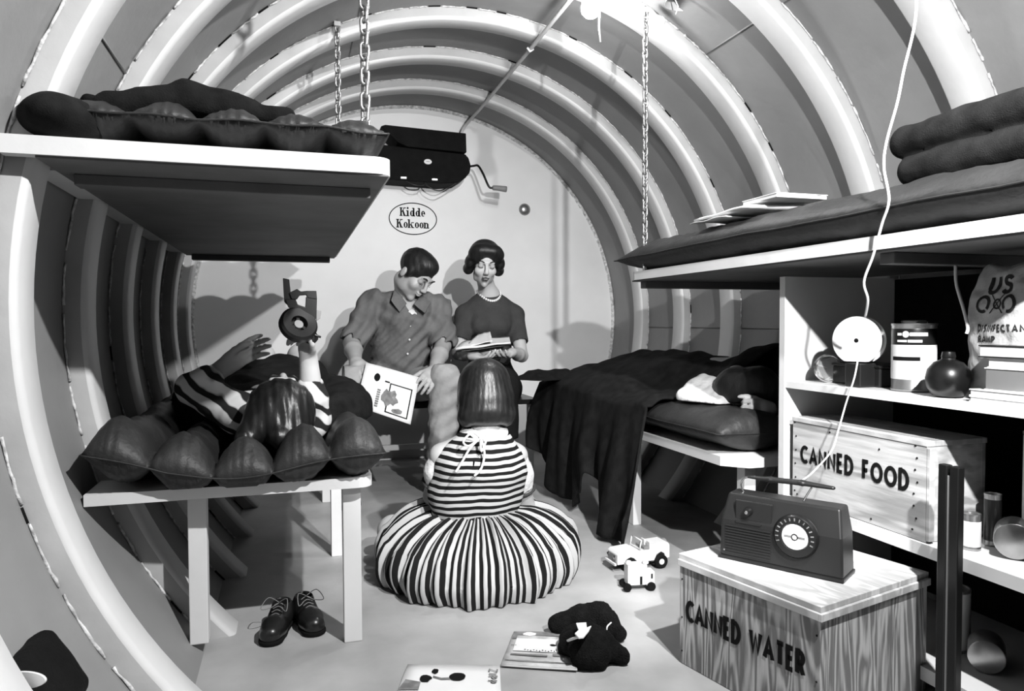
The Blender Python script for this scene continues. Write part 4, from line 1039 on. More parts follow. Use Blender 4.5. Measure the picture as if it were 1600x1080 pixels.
# his magazine, open and hanging from both hands
mg = empty('magazine', A(615, 620, 3.12), label='open magazine with a framed picture held in the hands of the man', cat='magazine')
mc = [A(572, 567, 3.155), A(655, 590, 3.155), A(641, 664, 3.06), A(556, 634, 3.06)]
child_of(sheet('page', [mc[0], mc[3], mc[2], mc[1]], M_paper, None, .003, .0025), mg)
def on_quad(cs, polys, m, name, root, off=.005):
    a, b, c, d = [Vector(p) for p in cs]; nn = (b-a).cross(d-a).normalized()
    if nn.dot(CAM-a) < 0: nn = -nn
    V = []; Fc = []
    for pl in polys:
        o = len(V)
        for u, v in pl: V.append(a*(1-u)*(1-v)+b*u*(1-v)+c*u*v+d*(1-u)*v+nn*off)
        Fc.append(tuple(range(o, len(V))))
    return child_of(pyd(name, V, Fc, m), root)
def rectp(u0, v0, u1, v1): return [(u0, v0), (u1, v0), (u1, v1), (u0, v1)]
def ringp(u0, v0, u1, v1, t): return [rectp(u0, v0, u1, v0+t), rectp(u0, v1-t, u1, v1), rectp(u0, v0, u0+t, v1), rectp(u1-t, v0, u1, v1)]
def ovalp(cu, cv, ru, rv, n=14, jag=0, seed=0):
    r_ = random.Random(seed); return [(cu+ru*(1+jag*(r_.random()-.5))*math.cos(2*PI*i/n), cv+rv*(1+jag*(r_.random()-.5))*math.sin(2*PI*i/n)) for i in range(n)]
on_quad(mc, ringp(.50, .30, .92, .93, .022), M_ink, 'print_frame', mg)
on_quad(mc, [ovalp(.50, .62, .10, .17, 12, .5, 1), ovalp(.62, .66, .07, .08, 9, .6, 2), ovalp(.72, .84, .10, .05, 9, .5, 4), ovalp(.60, .50, .05, .07, 9, .6, 5)], M_midink, 'print_figures', mg, .0055)
on_quad(mc, [ovalp(.25, .26, .055, .09, 12, .1, 3), rectp(.40, .28, .49, .31)], M_ink, 'print_figures', mg, .0055)
on_quad(mc, [rectp(.30, .50+.05*i, .36, .53+.05*i) for i in range(8)], M_midink, 'print_lines', mg, .0055)

# ---- the woman
wom = empty('person', (0, 0, 0), label='dark haired woman in charcoal sweater and pearl necklace seated reading', cat='person')
hc = A(757, 413, 3.54); Bw = basis((-.12, -.90, -.30), (.06, 0, 1)); nb = A(764, 463, 3.64)
shL, shR = A(727, 492, 3.66), A(804, 492, 3.66); elL, elR = A(716, 552, 3.56), A(815, 556, 3.54); wrL, wrR = A(737, 556, 3.36), A(800, 551, 3.36)
hpL, hpR = A(748, 606, 3.68), A(785, 606, 3.68); kL, kR = A(738, 604, 3.22), A(785, 604, 3.22)
S = Sdf((.0, 3.0, -.01), (.56, 3.84, 1.26), .0046)
T = head(S, hc, Bw, .95, True); S.cone(T(0, -.03, -.05), nb, .042, .046, .02)
S.chain([nb, A(765, 500, 3.66), A(765, 545, 3.68), (hpL+hpR)/2], [.05, .095, .075, .11], .03, side=(1, 0, 0), asp=1.2)
for sh, el, wr in ((shL, elL, wrL), (shR, elR, wrR)): S.chain([nb+(sh-nb)*.4, sh, el, el+(wr-el)*.4, wr], [.04, .042, .032, .032, .021], .015)
for hp, kn in ((hpL, kL), (hpR, kR)):
    an = Vector((kn.x, 3.26, .07)); S.chain([hp, kn, kn+(an-kn)*.35, an], [.08, .050, .047, .030], .02); S.cone(an, an+Vector((0, -.13, -.045)), .028, .020, .02)
hand(S, wrL, Vector((.7, -.5, -.12)), (.1, -.1, 1), -1, .90, (.35, .4)); hand(S, wrR, Vector((-.62, -.55, -.18)), (-.1, -.1, 1), 1, .90, (.35, .4))
S.build('body', M_skin_f, wom); face_bits(wom, T, Bw, .95, .0026, M_lip)
S = Sdf(hc-Vector((.16, .16, .16)), hc+Vector((.16, .16, .16)), .004)
def SE(x, y, z, rx, ry, rz, k=.014, sub=False): S.ell(T(x, y, z), (rx*.95, ry*.95, rz*.95), Bw, k, sub)
SE(0, -.020, .048, .086, .096, .082)
for q in (-1, 1):
    SE(q*.060, .035, .062, .036, .040, .036, .03); SE(q*.082, .010, .010, .026, .036, .036); SE(q*.082, -.018, -.034, .030, .036, .032); SE(q*.028, .052, .088, .040, .036, .024, .03)
SE(0, -.075, -.02, .06, .034, .05)
SE(0, .130, -.022, .060, .085, .094, .006, True)
S.wrinkle(lambda X, Y, Z: nz(X, Y, Z, 90, .0006)); S.build('hair', M_hair, wom, relax=3)
for q in (-1, 1): child_of(lathe('earring', [(0, -.009), (.007, -.006), (.009, 0), (.007, .006), (0, .009)], M_pearl, None, 12, Matrix.Translation(T(q*.082, .002, -.042))), wom); 
S = Sdf((.0, 3.38, .40), (.56, 3.86, 1.04), .0055)
S.chain([nb+Vector((0, .005, -.012)), nb+Vector((0, .01, -.06)), A(765, 505, 3.66), A(765, 542, 3.68), A(765, 575, 3.68)], [.048, .080, .098, .085, .092], .035, side=(1, 0, 0), asp=1.26)
for q in (-1, 1): S.ell(A(766+q*15, 508, 3.585), (.052, .045, .050), None, .03)
for sh, el in ((shL, elL), (shR, elR)):
    e2 = sh+(el-sh)*.64; ax = (el-sh).normalized(); S.chain([nb+(sh-nb)*.5+Vector((0, 0, -.004)), sh, e2], [.050, .051, .049], .02); S.cone(e2+ax*.042, e2+ax*.09, .052, .06, .003, sub=True)
S.ell(nb+Vector((0, -.02, .034)), (.044, .062, .030), None, .004, True)
S.wrinkle(lambda X, Y, Z: nz(X, Y, Z, 32, .0014)); S.build('sweater', M_sweater, wom)
S = Sdf((.0, 3.02, .15), (.58, 3.86, .68), .006)
S.chain([A(765, 572, 3.68), (hpL+hpR)/2], [.090, .12], .03, side=(1, 0, 0), asp=1.25)
for hp, kn in ((hpL, kL), (hpR, kR)): S.chain([hp, kn, kn+Vector((0, .01, -.22))], [.10, .075, .08], .05)
S.wrinkle(lambda X, Y, Z: nz(X, Y, Z, 24, .004)); S.cut((0, 0, .26), (0, 0, -1)); S.build('skirt', M_skirtd, wom)
pc = nb+Vector((0, -.012, .004)); ppts = []
nk = empty('necklace', pc, label='x', cat='x'); del nk['label']; del nk['category']; nk.parent = wom; nk.location = pc-Vector(wom.location); nk_me = None
for i in range(19):
    t = PI+PI*i/18; p = Vector((.062*math.cos(t), .020+.075*math.sin(t), .022-.052*abs(math.sin(t))**1.3))
    if nk_me is None:
        b_o = lathe('bead', [(0, -.0068), (.005, -.005), (.0068, 0), (.005, .005), (0, .0068)], M_pearl, nk, 10); nk_me = b_o.data
    else: b_o = bpy.data.objects.new('bead', nk_me); C.objects.link(b_o); b_o.parent = nk
    b_o.location = p
for an in (Vector((kL.x, 3.26, .07)), Vector((kR.x, 3.26, .07))):
    S = Sdf(an-Vector((.07, .22, .08)), an+Vector((.07, .12, .04)), .005); S.cone(an+Vector((0, .02, -.035)), an+Vector((0, -.14, -.040)), .030, .022, .01); S.cut((0, 0, .004), (0, 0, -1)); S.build('shoe', M_black, wom)
settle(wom, (.26, 3.65, 0))
bk = empty('open_book', A(760, 545, 3.38), label='open book lying in the hands of the seated woman', cat='book')
c1 = [A(712, 549, 3.30), A(798, 538, 3.28), A(796, 531, 3.46), A(730, 534, 3.48)]
child_of(sheet('page_block', [p+Vector((0, 0, .004)) for p in c1], M_paper, None, .008, .006), bk)
child_of(sheet('cover', [p+Vector((0, 0, -.006)) for p in c1], M_radio2, None, .004, .002), bk)
S = Sdf(A(795, 535, 3.33)-Vector((.06, .06, .06)), A(795, 535, 3.33)+Vector((.06, .06, .06)), .004)
child_of(sheet('lifted_page', [c1[0]+Vector((.05, .02, .016)), c1[1]+Vector((-.09, 0, .016)), c1[2]+Vector((-.10, 0, .04)), c1[3]+Vector((.06, 0, .04))], M_paper, None, .001, .003), bk)

# ---- the girl on the floor, seen from behind
girl = empty('person', (0, 0, 0), label='girl in striped dress sitting on the floor with her back turned', cat='person')
gc = Vector((-.158, 2.225, 0)); nb = A(759, 676, 2.16); hc = A(757, 618, 2.19); Bg = basis((.10, .88, -.36))
shL, shR = A(690, 712, 2.18), A(806, 712, 2.18); ws = A(738, 800, 2.20); elL, elR = A(676, 775, 2.25), A(822, 792, 2.24); wrL, wrR = A(694, 790, 2.46), A(800, 815, 2.46)
S = Sdf((-.55, 1.95, .0), (.28, 2.72, .75), .0048)
T = head(S, hc, Bg, .86); S.cone(T(0, -.02, -.05), nb, .036, .040, .015)
S.chain([nb, (nb+ws)/2, ws, Vector((ws.x, ws.y, .12))], [.04, .075, .075, .10], .02, side=(1, 0, 0), asp=1.25)
for sh, el, wr in ((shL, elL, wrL), (shR, elR, wrR)): S.chain([nb+(sh-nb)*.5, sh, el, wr], [.034, .036, .029, .021], .012)
for q, el in ((-1, 0), (1, 0)): S.chain([(ws.x+q*.06, 2.22, .10), (ws.x+q*.22, 2.42, .10), (ws.x-q*.02, 2.50, .06)], [.07, .05, .035], .02)
hand(S, wrL, (.3, .8, -.3), (0, 0, -1), 1, .72); hand(S, wrR, (-.3, .8, -.3), (0, 0, -1), -1, .72)
S.build('body', M_skin_c, girl); face_bits(girl, T, Bg, .86)
S = Sdf(hc-Vector((.15, .16, .16)), hc+Vector((.15, .16, .15)), .004)
def GE(x, y, z, rx, ry, rz, k=.015, sub=False): S.ell(T(x, y, z), (rx, ry, rz), Bg, k, sub)
GE(0, -.018, .040, .082, .090, .080); GE(0, -.045, -.025, .088, .062, .075, .02); GE(.0, -.05, -.085, .084, .045, .035, .02)
for q in (-1, 1): GE(q*.070, .01, -.03, .026, .045, .075, .02); GE(q*.075, -.03, -.085, .024, .035, .030, .02)
GE(0, .14, -.04, .062, .095, .10, .008, True)
_b = np.array(Bg.to_3x3()); _c = np.array(hc)
def strands(c, ax, amp, f):
    def fn(X, Y, Z):
        u = np.arctan2((Y-c[1]), (X-c[0])); return amp*np.sin(u*f+2*np.sin(Z*18))+amp*.5*np.sin(u*f*2.3+Z*9)
    return fn
S.wrinkle(strands(_c, None, .0005, 38)); S.build('hair', M_hair_b, girl)
M_dz = stripes('striped_cotton_level', 'z', .012, .55, 2*PI/.0215, .4, warp=.02)
M_ds = stripes('striped_cotton_fanned', 'ang', .010, .46, 92, 0, (0, 0, 0), warp=.035)
S = Sdf((-.46, 1.95, .10), (.20, 2.42, .60), .0048)
S.chain([nb+Vector((0, .01, -.03)), nb+(ws-nb)*.4+Vector((0, -.012, 0)), nb+(ws-nb)*.75, ws+Vector((0, .0, -.02))], [.062, .097, .100, .090], .03, side=(1, 0, 0), asp=1.42)
S.wrinkle(lambda X, Y, Z: nz(X, Y, Z, 26, .002)); S.ell(nb+Vector((0, .03, .045)), (.06, .07, .05), None, .01, True)
bod = S.build('dress_bodice', M_dz, girl)
for sh, el in ((shL, elL), (shR, elR)):
    S = Sdf(sh-Vector((.12, .12, .16)), sh+Vector((.12, .12, .09)), .0048); e2 = sh+(el-sh)*.58; ax = (el-sh).normalized()
    S.chain([sh+Vector((0, 0, .0)), sh+(el-sh)*.35, e2], [.036, .042, .038], .02).cone(e2+ax*.034, e2+ax*.08, .044, .05, .003, sub=True)
    S.wrinkle(lambda X, Y, Z: nz(X, Y, Z, 60, .0015)); S.build('sleeve', M_wcloth, girl)
    e3 = e2+ax*.012; tube('sleeve_band', [e3+(ax.orthogonal().normalized()*math.cos(t)+ax.cross(ax.orthogonal().normalized())*math.sin(t))*.040 for t in np.linspace(0, 2*PI, 24, endpoint=False)], .005, M_sweater, girl, 6, closed=True)
S = Sdf(nb-Vector((.13, .13, .09)), nb+Vector((.13, .13, .08)), .0042)
S.ell(nb+Vector((0, .0, .004)), (.072, .062, .024), rotm(.35, 0, 0), .006); S.ell(nb+Vector((0, .02, .03)), (.045, .05, .03), None, .004, True); S.build('collar', M_wcloth, girl)
yb = 2.06
def tie(pts, r=.0036): tube('tie_string', spline(pts, 5), r, M_wcloth, girl, 6)
kn = A(751, 684, yb)
tie([kn, A(735, 700, yb-.006), A(722, 722, yb-.012), A(712, 738, yb-.018)]); tie([kn, A(757, 708, yb-.008), A(752, 732, yb-.016), A(741, 744, yb-.018)])
tie([kn, A(738, 676, yb), A(724, 690, yb-.004), A(733, 697, yb-.006), kn]); tie([kn, A(762, 680, yb), A(752, 706, yb-.006), kn])
child_of(lathe('knot', [(0, -.008), (.007, -.004), (.008, .003), (0, .008)], M_wcloth, None, 10, Matrix.Translation(kn)), girl)
tube('back_seam', spline([A(741, 720, 2.068), A(737, 745, 2.072), A(732, 775, 2.095)], 5), .0025, M_ink, girl, 6)
# skirt: gathered at the waist, spread in pleats over crossed legs
V = []; Fc = []; NA, NP = 368, 30; wz = ws.z-.005
prof = [(.0, wz+.012), (.088, wz+.006), (.12, wz+.012), (.17, wz+.006), (.23, wz-.012), (.28, wz-.04), (.315, wz-.075), (.335, wz-.115), (.338, wz-.15), (.325, .014), (.318, .004)]
pr_ = spline([(a, 0, b) for a, b in prof], 3); pr_ = [(max(p.x, 0), max(p.z, .003)) for p in pr_]; NP = len(pr_)
for i in range(NA):
    t = 2*PI*i/NA; ex = .945+.05*math.cos(t-.9)**2+.02*math.sin(3*t+.5)
    for j, (r, z) in enumerate(pr_):
        g = min(1, max(0, (r-.08)/.1)); f = j/(NP-1)
        pl = .0075*math.sin(46*t+.5*math.sin(3*t)+2.0*f*math.sin(2*t))*g+.010*math.sin(11*t+f*3)*g*f+.006*math.sin(23*t+1)*g
        lump = .022*math.exp(-((t-.55) % (2*PI)-0)**2/.25)*math.sin(PI*min(1, r/.3))+.03*math.exp(-(((t-2.6) % (2*PI)))**2/.2)*math.sin(PI*min(1, r/.33))
        rr = r*ex+pl*(.4 if f < .6 else 1); zz = z+(pl*1.0 if f < .75 else 0)*g+lump*(1 if f < .8 else 0)
        V.append((rr*math.cos(t), rr*math.sin(t)*.97, max(zz, .003)))
for i in range(NA):
    for j in range(NP-1): Fc.append((i*NP+j, i*NP+j+1, ((i+1) % NA)*NP+j+1, ((i+1) % NA)*NP+j))
sk = pyd('dress_skirt', V, Fc, M_ds, girl, True); sk.location = gc
wb = tube('waist_sash', [(ws.x+.118*math.cos(t), ws.y+.092*math.sin(t), ws.z+.004+.010*math.cos(t*1)) for t in np.linspace(0, 2*PI, 40, endpoint=False)], .012, M_ds, girl, 8, closed=True)
settle(girl, (gc.x, gc.y, 0))

# ---- the child lying on the lower left bunk
ch = empty('person', (0, 0, 0), label='child in striped shirt lying on lower left bunk, arms raised with a toy', cat='person')
hc = A(440, 637, 2.02); Bc = basis((.05, .25, .95), (0, -1, .2)); nb = hc+Vector((-.01, .12, -.02))
shL, shR = A(372, 645, 2.12), A(485, 655, 2.14); elL, elR = A(303, 607, 2.14), A(487, 622, 2.10); wrL, wrR = A(352, 573, 2.18), A(482, 560, 2.08)
S = Sdf((-1.12, 1.85, .44), (-.50, 3.2, .92), .0048)
T = head(S, hc, Bc, .84); S.cone(T(0, -.03, -.05), nb, .036, .04, .015)
S.chain([nb, nb+Vector((0, .2, -.04)), nb+Vector((0, .42, -.04))], [.05, .085, .085], .02, side=(1, 0, 0), asp=1.3)
for q in (-1, 1): S.chain([nb+Vector((q*.06, .42, -.03)), nb+Vector((q*.07, .72, .12)), nb+Vector((q*.07, 1.0, -.05))], [.06, .045, .035], .02)
S.chain([nb, shL, elL, wrL], [.045, .042, .034, .024], .015); S.chain([nb, shR, elR, wrR], [.045, .040, .034, .025], .015)
hand(S, wrL, A(392, 545, 2.18)-wrL, (.4, -.7, -.3), -1, .92, (.15, .25), .05, .5)
hand(S, wrR, A(476, 530, 2.06)-wrR, (-.3, -.4, .6), 1, .80, (.9, .8), .03, .8)
S.build('body', M_skin_c, ch); face_bits(ch, T, Bc, .84)
S = Sdf(hc-Vector((.17, .2, .16)), hc+Vector((.17, .16, .15)), .004)
S.ell(T(0, -.018, .040), (.082, .088, .080), Bc, .015); S.cone(hc+Vector((-.02, -.02, -.01)), hc+Vector((-.085, -.10, -.065)), .07, .03, .03); S.cone(hc+Vector((.01, -.03, -.01)), hc+Vector((.0, -.12, -.062)), .068, .032, .03); S.cone(hc+Vector((.02, -.03, -.02)), hc+Vector((.045, -.10, -.06)), .055, .024, .03)
S.ell(T(0, .13, -.06), (.062, .09, .10), Bc, .008, True)
S.wrinkle(lambda X, Y, Z: .0016*np.sin(X*170+3*np.sin(Y*20)+Z*30)+.001*np.sin(X*330+Y*20)); S.build('hair', M_hair_b, ch)
M_sc = stripes('bold_striped_jersey', 'mix', .020, .62, 2*PI/.062, 1.0, warp=.10, duty=-.06)
S = Sdf((-1.14, 1.92, .44), (-.50, 2.62, .86), .0048)
S.chain([nb+Vector((0, .02, -.01)), nb+Vector((0, .14, -.03)), nb+Vector((0, .42, -.04))], [.07, .10, .10], .02, side=(1, 0, 0), asp=1.35)
for sh, el in ((shL, elL), (shR, elR)): S.chain([nb+(sh-nb)*.4, sh, el], [.06, .056, .045], .015)
S.cone(elL, elL+(wrL-elL)*.45, .045, .040, .01); S.cone(elR, elR+(wrR-elR)*.30, .043, .037, .01)
for e, w_ in ((elL, wrL), (elR, wrR)):
    f_ = .62 if e is elL else .48; S.cone(e+(w_-e)*(f_+.35), e+(w_-e)*(f_+.7), .040, .05, .003, sub=True)
S.wrinkle(lambda X, Y, Z: nz(X, Y, Z, 50, .0022)); S.build('shirt', M_sc, ch)
settle(ch, (-.85, 2.1, .45))
# toy held up: black toy tractor seen from below
ty = empty('toy_tractor', A(468, 490, 2.03), label='black toy tractor held up in the raised hand of the child', cat='toy')
yt = 2.02
def PZ(pts, y0, y1, name, m=M_black, bev=.0015):
    """outline given as photographed spots on the plane of the toy, with real thickness"""
    P_ = [at(a, b, y=yt) for a, b in pts]; ar = sum(P_[i].x*P_[(i+1) % len(P_)].z-P_[(i+1) % len(P_)].x*P_[i].z for i in range(len(P_)))
    if ar > 0: P_ = P_[::-1]
    return child_of(prism(name, [(p.x, p.z) for p in P_], y0, y1, m, None, bev, M=PM), ty)
PZ([(442, 435), (452, 437), (454, 456), (458, 478), (452, 480), (444, 472)], yt-.012, yt+.012, 'exhaust_stack')
PZ([(452, 458), (464, 452), (470, 456), (480, 455), (494, 455), (495, 468), (481, 466), (478, 461), (468, 462), (464, 468), (456, 468)], yt-.02, yt+.02, 'cab_roof')
PZ([(446, 468), (462, 468), (465, 476), (477, 480), (478, 464), (495, 466), (494, 498), (488, 502), (470, 494), (450, 480)], yt-.018, yt+.018, 'engine_block')
PZ([(494, 484), (502, 486), (500, 498), (494, 502)], yt-.012, yt+.012, 'headlight', M_grey)
for (cx, cy, rr, tilt, n_) in ((466, 508, .052, .5, 'rear_wheel'),):
    cc = at(cx, cy, y=yt-.03); Fw = Matrix.Translation(cc) @ rotm(.95, .55, 0)
    child_of(lathe(n_, [(.022, -.012), (.044, -.014), (.050, -.008), (.050, .008), (.044, .014), (.022, .012), (.020, 0), (.022, -.012)], M_black, None, 30, Fw), ty)
    child_of(lathe('hub', [(0, -.006), (.012, -.006), (.012, .006), (0, .006)], M_grey, None, 16, Fw), ty)
    for a in range(3):
        Ms = Fw @ Matrix.Rotation(a*2*PI/3, 4, 'Z'); child_of(box('spoke', .010, .024, -.004, .004, -.003, .003, M_black, None, 0, M=Ms), ty)
cc = at(482, 524, y=yt); child_of(lathe('front_wheel', [(.0, -.010), (.020, -.010), (.027, -.006), (.027, .006), (.020, .010), (0, .010)], M_black, None, 26, Matrix.Translation(cc) @ rotm(.6, .7, 0)), ty)
child_of(tube('axle', [at(470, 512, y=yt), at(488, 522, y=yt), at(501, 527, y=yt-.01)], .003, M_black), ty)
# blanket over the child
S = Sdf((-1.16, 2.16, .40), (-.44, 3.42, .80), .008)
S.ell((-.85, 2.62, .53), (.27, .42, .12), None, .03).ell((-.76, 2.80, .585), (.17, .20, .105), None, .05).ell((-.85, 3.1, .53), (.27, .28, .09), None, .04).ell((-.60, 2.42, .53), (.12, .26, .10), None, .04)
S.cone((-1.02, 2.30, .58), (-.88, 2.40, .60), .035, .03, .03).cone((-.60, 2.2, .555), (-.55, 2.8, .55), .035, .05, .03).cone((-.90, 2.28, .60), (-.78, 2.28, .60), .03, .02, .03)
S.wrinkle(lambda X, Y, Z: nz(X, Y, Z, 22, .005)+.003*np.sin(X*50+Y*20)); S.cut((0, 0, .50), (0, 0, -1))
S.build('blanket', M_blanket, label='dark blanket mounded over the child on the lower left bunk', cat='blanket', group='blankets')

# ------------------------------------------------------------------ lower right bunk: blanket, child, pillow, bundle
def hemz(y):
    pts = [(2.0, .44), (2.22, .30), (2.27, .02), (2.50, .02), (2.56, .13), (2.66, .20), (2.74, .10), (2.80, .03), (3.0, .03), (3.12, .09), (3.24, .17), (3.36, .20)]
    for a, b in zip(pts, pts[1:]):
        if y <= b[0]: t = max(0, (y-a[0])/(b[0]-a[0])); t = t*t*(3-2*t); return a[1]+(b[1]-a[1])*t
    return .2
def top_z(x, y):
    g = lambda a, c, w: math.exp(-((a-c)/w)**2)
    z = .535+.130*g(x, .86, .17)*(.55+.75*g(y, 2.08, .24)+.55*g(y, 2.75, .45))*min(1, max(0, (3.5-y)/.4)+.3)
    z += .05*g(x, .62, .13)*g(y, 3.0, .3)+.012*math.sin(y*13+x*7)*g(x, .7, .3)+.007*math.sin(x*38+y*9)+.005*noise.noise(Vector((x*12, y*12, 1)))*3
    return z
NU, NVV = 90, 120; V = []; Fc = []
for j in range(NVV+1):
    for i in range(NU+1):
        s = i/NU; yn = min(2.0+max(0, s-.10)*.62, 2.25); v = j/NVV; y = yn+(3.38-yn)*v
        if s < .62:
            x = 1.085-(1.085-.462)*(s/.62); z = top_z(x, y); e = max(0, (.56-x)/.1); z -= .03*e*e
            if v < .03: z -= .010*(1-v/.03)
        else:
            h = (s-.62)/.38; zt = top_z(.462, y)-.03; hz = hemz(y); z = zt+(hz-zt)*h
            fo = .028*math.sin(y*21+.8)+.014*math.sin(y*47+2*h)
            x = .452-.012-h*(.05+fo)-.02*math.sin(PI*h)+.01
            if y < 2.5: x -= .07*h*h*min(1, (2.5-y)/.25)
            y += .02*math.sin(h*5+y*9)*h
            x = min(x, .458)
            if y < 2.42: y -= .03*h
        V.append((x, y, max(z, .008)))
for j in range(NVV):
    for i in range(NU): q = j*(NU+1)+i; Fc.append((q, q+1, q+NU+2, q+NU+1))
rb = pyd('draped_blanket', V, Fc, M_blanket2, None, True, label='dark blanket over the lower right bunk, hanging in folds to the floor', cat='blanket', group='blankets')
sm = rb.modifiers.new('thickness', 'SOLIDIFY'); sm.thickness = .007; sm.offset = 1
kid = empty('person', (0, 0, 0), label='child asleep on lower right bunk, only dark hair and a fist showing', cat='person')
hc = A(1176, 606, 2.02)+Vector((0, .03, -.01)); Bk = basis((.15, .55, -.75), (.25, -.75, .35))
S = Sdf((.50, 1.84, .50), (1.14, 3.0, .82), .0048)
T = head(S, hc, Bk, .78); S.chain([T(0, -.02, -.05), Vector((.86, 2.30, .60)), Vector((.86, 2.60, .59)), Vector((.84, 2.95, .585))], [.036, .07, .065, .05], .03)
wr = A(1202, 640, 1.93); el = wr+Vector((.04, .16, -.045)); S.chain([Vector((.86, 2.30, .60)), el, wr], [.04, .030, .024], .01)
hand(S, wr, Vector((-.9, -.15, .06)), (-.25, .9, -.2), -1, .86, (1.1, 1.0), .02, .6)
S.build('body', M_skin_c, kid); face_bits(kid, T, Bk, .78)
S = Sdf(hc-Vector((.18, .20, .14)), hc+Vector((.18, .18, .14)), .0045); S.ell(T(0, -.018, .040), (.078, .085, .072), Bk, .015).ell(T(.03, .02, .07), (.05, .05, .035), Bk, .02).ell(T(0, .02, -.03), (.070, .085, .085), Bk, .02)
S.cut((0, 0, .535), (0, 0, -1)); S.wrinkle(lambda X, Y, Z: nz(X, Y, Z, 120, .001)); S.build('hair', M_hair, kid)
settle(kid, (.86, 2.3, .53))
pc = A(1122, 620, 2.12)
S = Sdf(pc-Vector((.16, .16, .10)), pc+Vector((.16, .20, .12)), .005)
S.rbox(pc+Vector((.0, .04, .0)), (.085, .10, .040), .03, rotm(.15, -.42, .35), .02).wrinkle(lambda X, Y, Z: nz(X, Y, Z, 38, .003)); S.cut((0, 0, .530), (0, 0, -1))
S.build('white_pillow', M_wcloth, label='small white pillow tucked under the blanket edge on the lower right bunk', cat='pillow')
bc = A(848, 596, 3.2)
S = Sdf(bc-Vector((.25, .25, .14)), bc+Vector((.30, .22, .14)), .008)
S.ell(bc+Vector((.0, 0, -.03)), (.15, .14, .07), rotm(0, .1, 0), .03).cone(bc+Vector((-.14, -.04, -.07)), bc+Vector((.12, .0, .03)), .04, .03, .03).cone(bc+Vector((-.06, 0, .03)), bc+Vector((.13, -.02, .025)), .030, .022, .02)
S.wrinkle(lambda X, Y, Z: nz(X, Y, Z, 30, .006)).cut((0, 0, .535), (0, 0, -1)); S.build('bundled_coat', M_blanket, label='bundled dark coat on the far end of the right bunk beside the woman', cat='coat')

# ------------------------------------------------------------------ toys and papers on the floor
Mj = Matrix.Translation((.352, 2.112, 0)) @ Matrix.Rotation(.05, 4, 'Z')
jp = empty('toy_car', (0, 0, 0), label='white open toy car with black wheels on the floor under the blanket tip', cat='toy'); jp.matrix_world = Mj
def jb(name, *a, m=M_toyw, bev=.0015, par=None): return box(name, *a, m, par or jp, bev)
bmj = bmesh.new()
prism('body', [(-.098, .026), (-.098, .058), (-.090, .066), (-.030, .070), (-.022, .064), (.020, .062), (.028, .078), (.088, .080), (.094, .072), (.094, .030), (.080, .028), (.074, .045), (.062, .052), (.046, .045), (.038, .026), (-.030, .026), (-.036, .040), (-.050, .046), (-.064, .040), (-.070, .026)], -.034, .034, M_toyw, jp, .002, M=PM)
jb('front_grille', -.101, -.097, -.026, .026, .032, .056, m=M_grey, bev=.0005); jb('bumper', -.108, -.101, -.034, .034, .024, .032)
for q in (-1, 1): lathe('headlight', [(.006, 0), (.006, .004), (0, .005)], M_chrome, jp, 12, Matrix.Translation((-.101, q*.022, .048)) @ Matrix.Rotation(-PI/2, 4, 'Y'))
for y in (-.031, .031): tube('windshield_post', [(-.016, y, .064), (-.010, y, .096)], .0022, M_toyw, jp)
tube('windshield_rail', [(-.010, -.031, .096), (-.010, .031, .096)], .0022, M_toyw, jp); jb('windshield_rail', -.0165, -.0135, -.031, .031, .066, .070)
for y in (-.017, .017): jb('seat', .002, .022, y-.011, y+.011, .060, .072, m=M_grey); jb('seat_back', .022, .027, y-.011, y+.011, .062, .086, m=M_toyw)
tube('steering_wheel', [(-.004+.004*math.cos(t), -.016+.010*math.cos(t), .078+.009*math.sin(t)) for t in np.linspace(0, 2*PI, 16, endpoint=False)], .0014, M_ink, jp, 5, closed=True)
wm = None
for x in (-.052, .058):
    for q in (-1, 1):
        wh = lathe('wheel', [(.010, -.007), (.019, -.0085), (.0225, -.006), (.0225, .006), (.019, .0085), (.010, .007), (0, .006)], M_blackr, jp, 24, Matrix.Translation((x, q*.038, .0226)) @ Matrix.Rotation(-q*PI/2, 4, 'X'))
        lathe('hubcap', [(.010, .0065), (.008, .009), (0, .0095)], M_toyw, wh, 16, Matrix.Translation((x, q*.038, .0226)) @ Matrix.Rotation(PI/2 if q < 0 else -PI/2, 4, 'X'))
lathe('spare_wheel', [(0, -.006), (.020, -.006), (.020, .006), (0, .006)], M_grey, jp, 20, Matrix.Translation((.094, .008, .062)) @ Matrix.Rotation(PI/2, 4, 'Y'))
tc = empty('toy_cart', (.258, 1.935, 0), label='small blocky white toy with black wheels in front of the toy car', cat='toy'); tc.rotation_euler.z = -.15
def tb_(name, *a, m=M_toyw, bev=.002): return box(name, *a, m, tc, bev)
tb_('body', -.038, .022, -.02, .02, .018, .078); tb_('side_box', .022, .046, -.018, .02, .012, .056)
for x in (-.032, .020): lathe('knob', [(0, -.008), (.009, -.004), (.010, 0), (.007, .006), (0, .008)], M_toyw, tc, 14, Matrix.Translation((x, -.008, .083)))
for x, y in ((-.040, -.02), (.034, -.022), (-.040, .02), (.034, .024)): lathe('wheel', [(0, -.005), (.012, -.005), (.013, 0), (.012, .005), (0, .005)], M_blackr, tc, 16, Matrix.Translation((x, y, .0132)) @ Matrix.Rotation(PI/2, 4, 'X'))
tb_('slot', -.001, .006, -.0215, -.0195, .020, .044, m=M_ink, bev=0); tb_('slot', .034, .039, -.0195, -.0175, .036, .050, m=M_ink, bev=0)
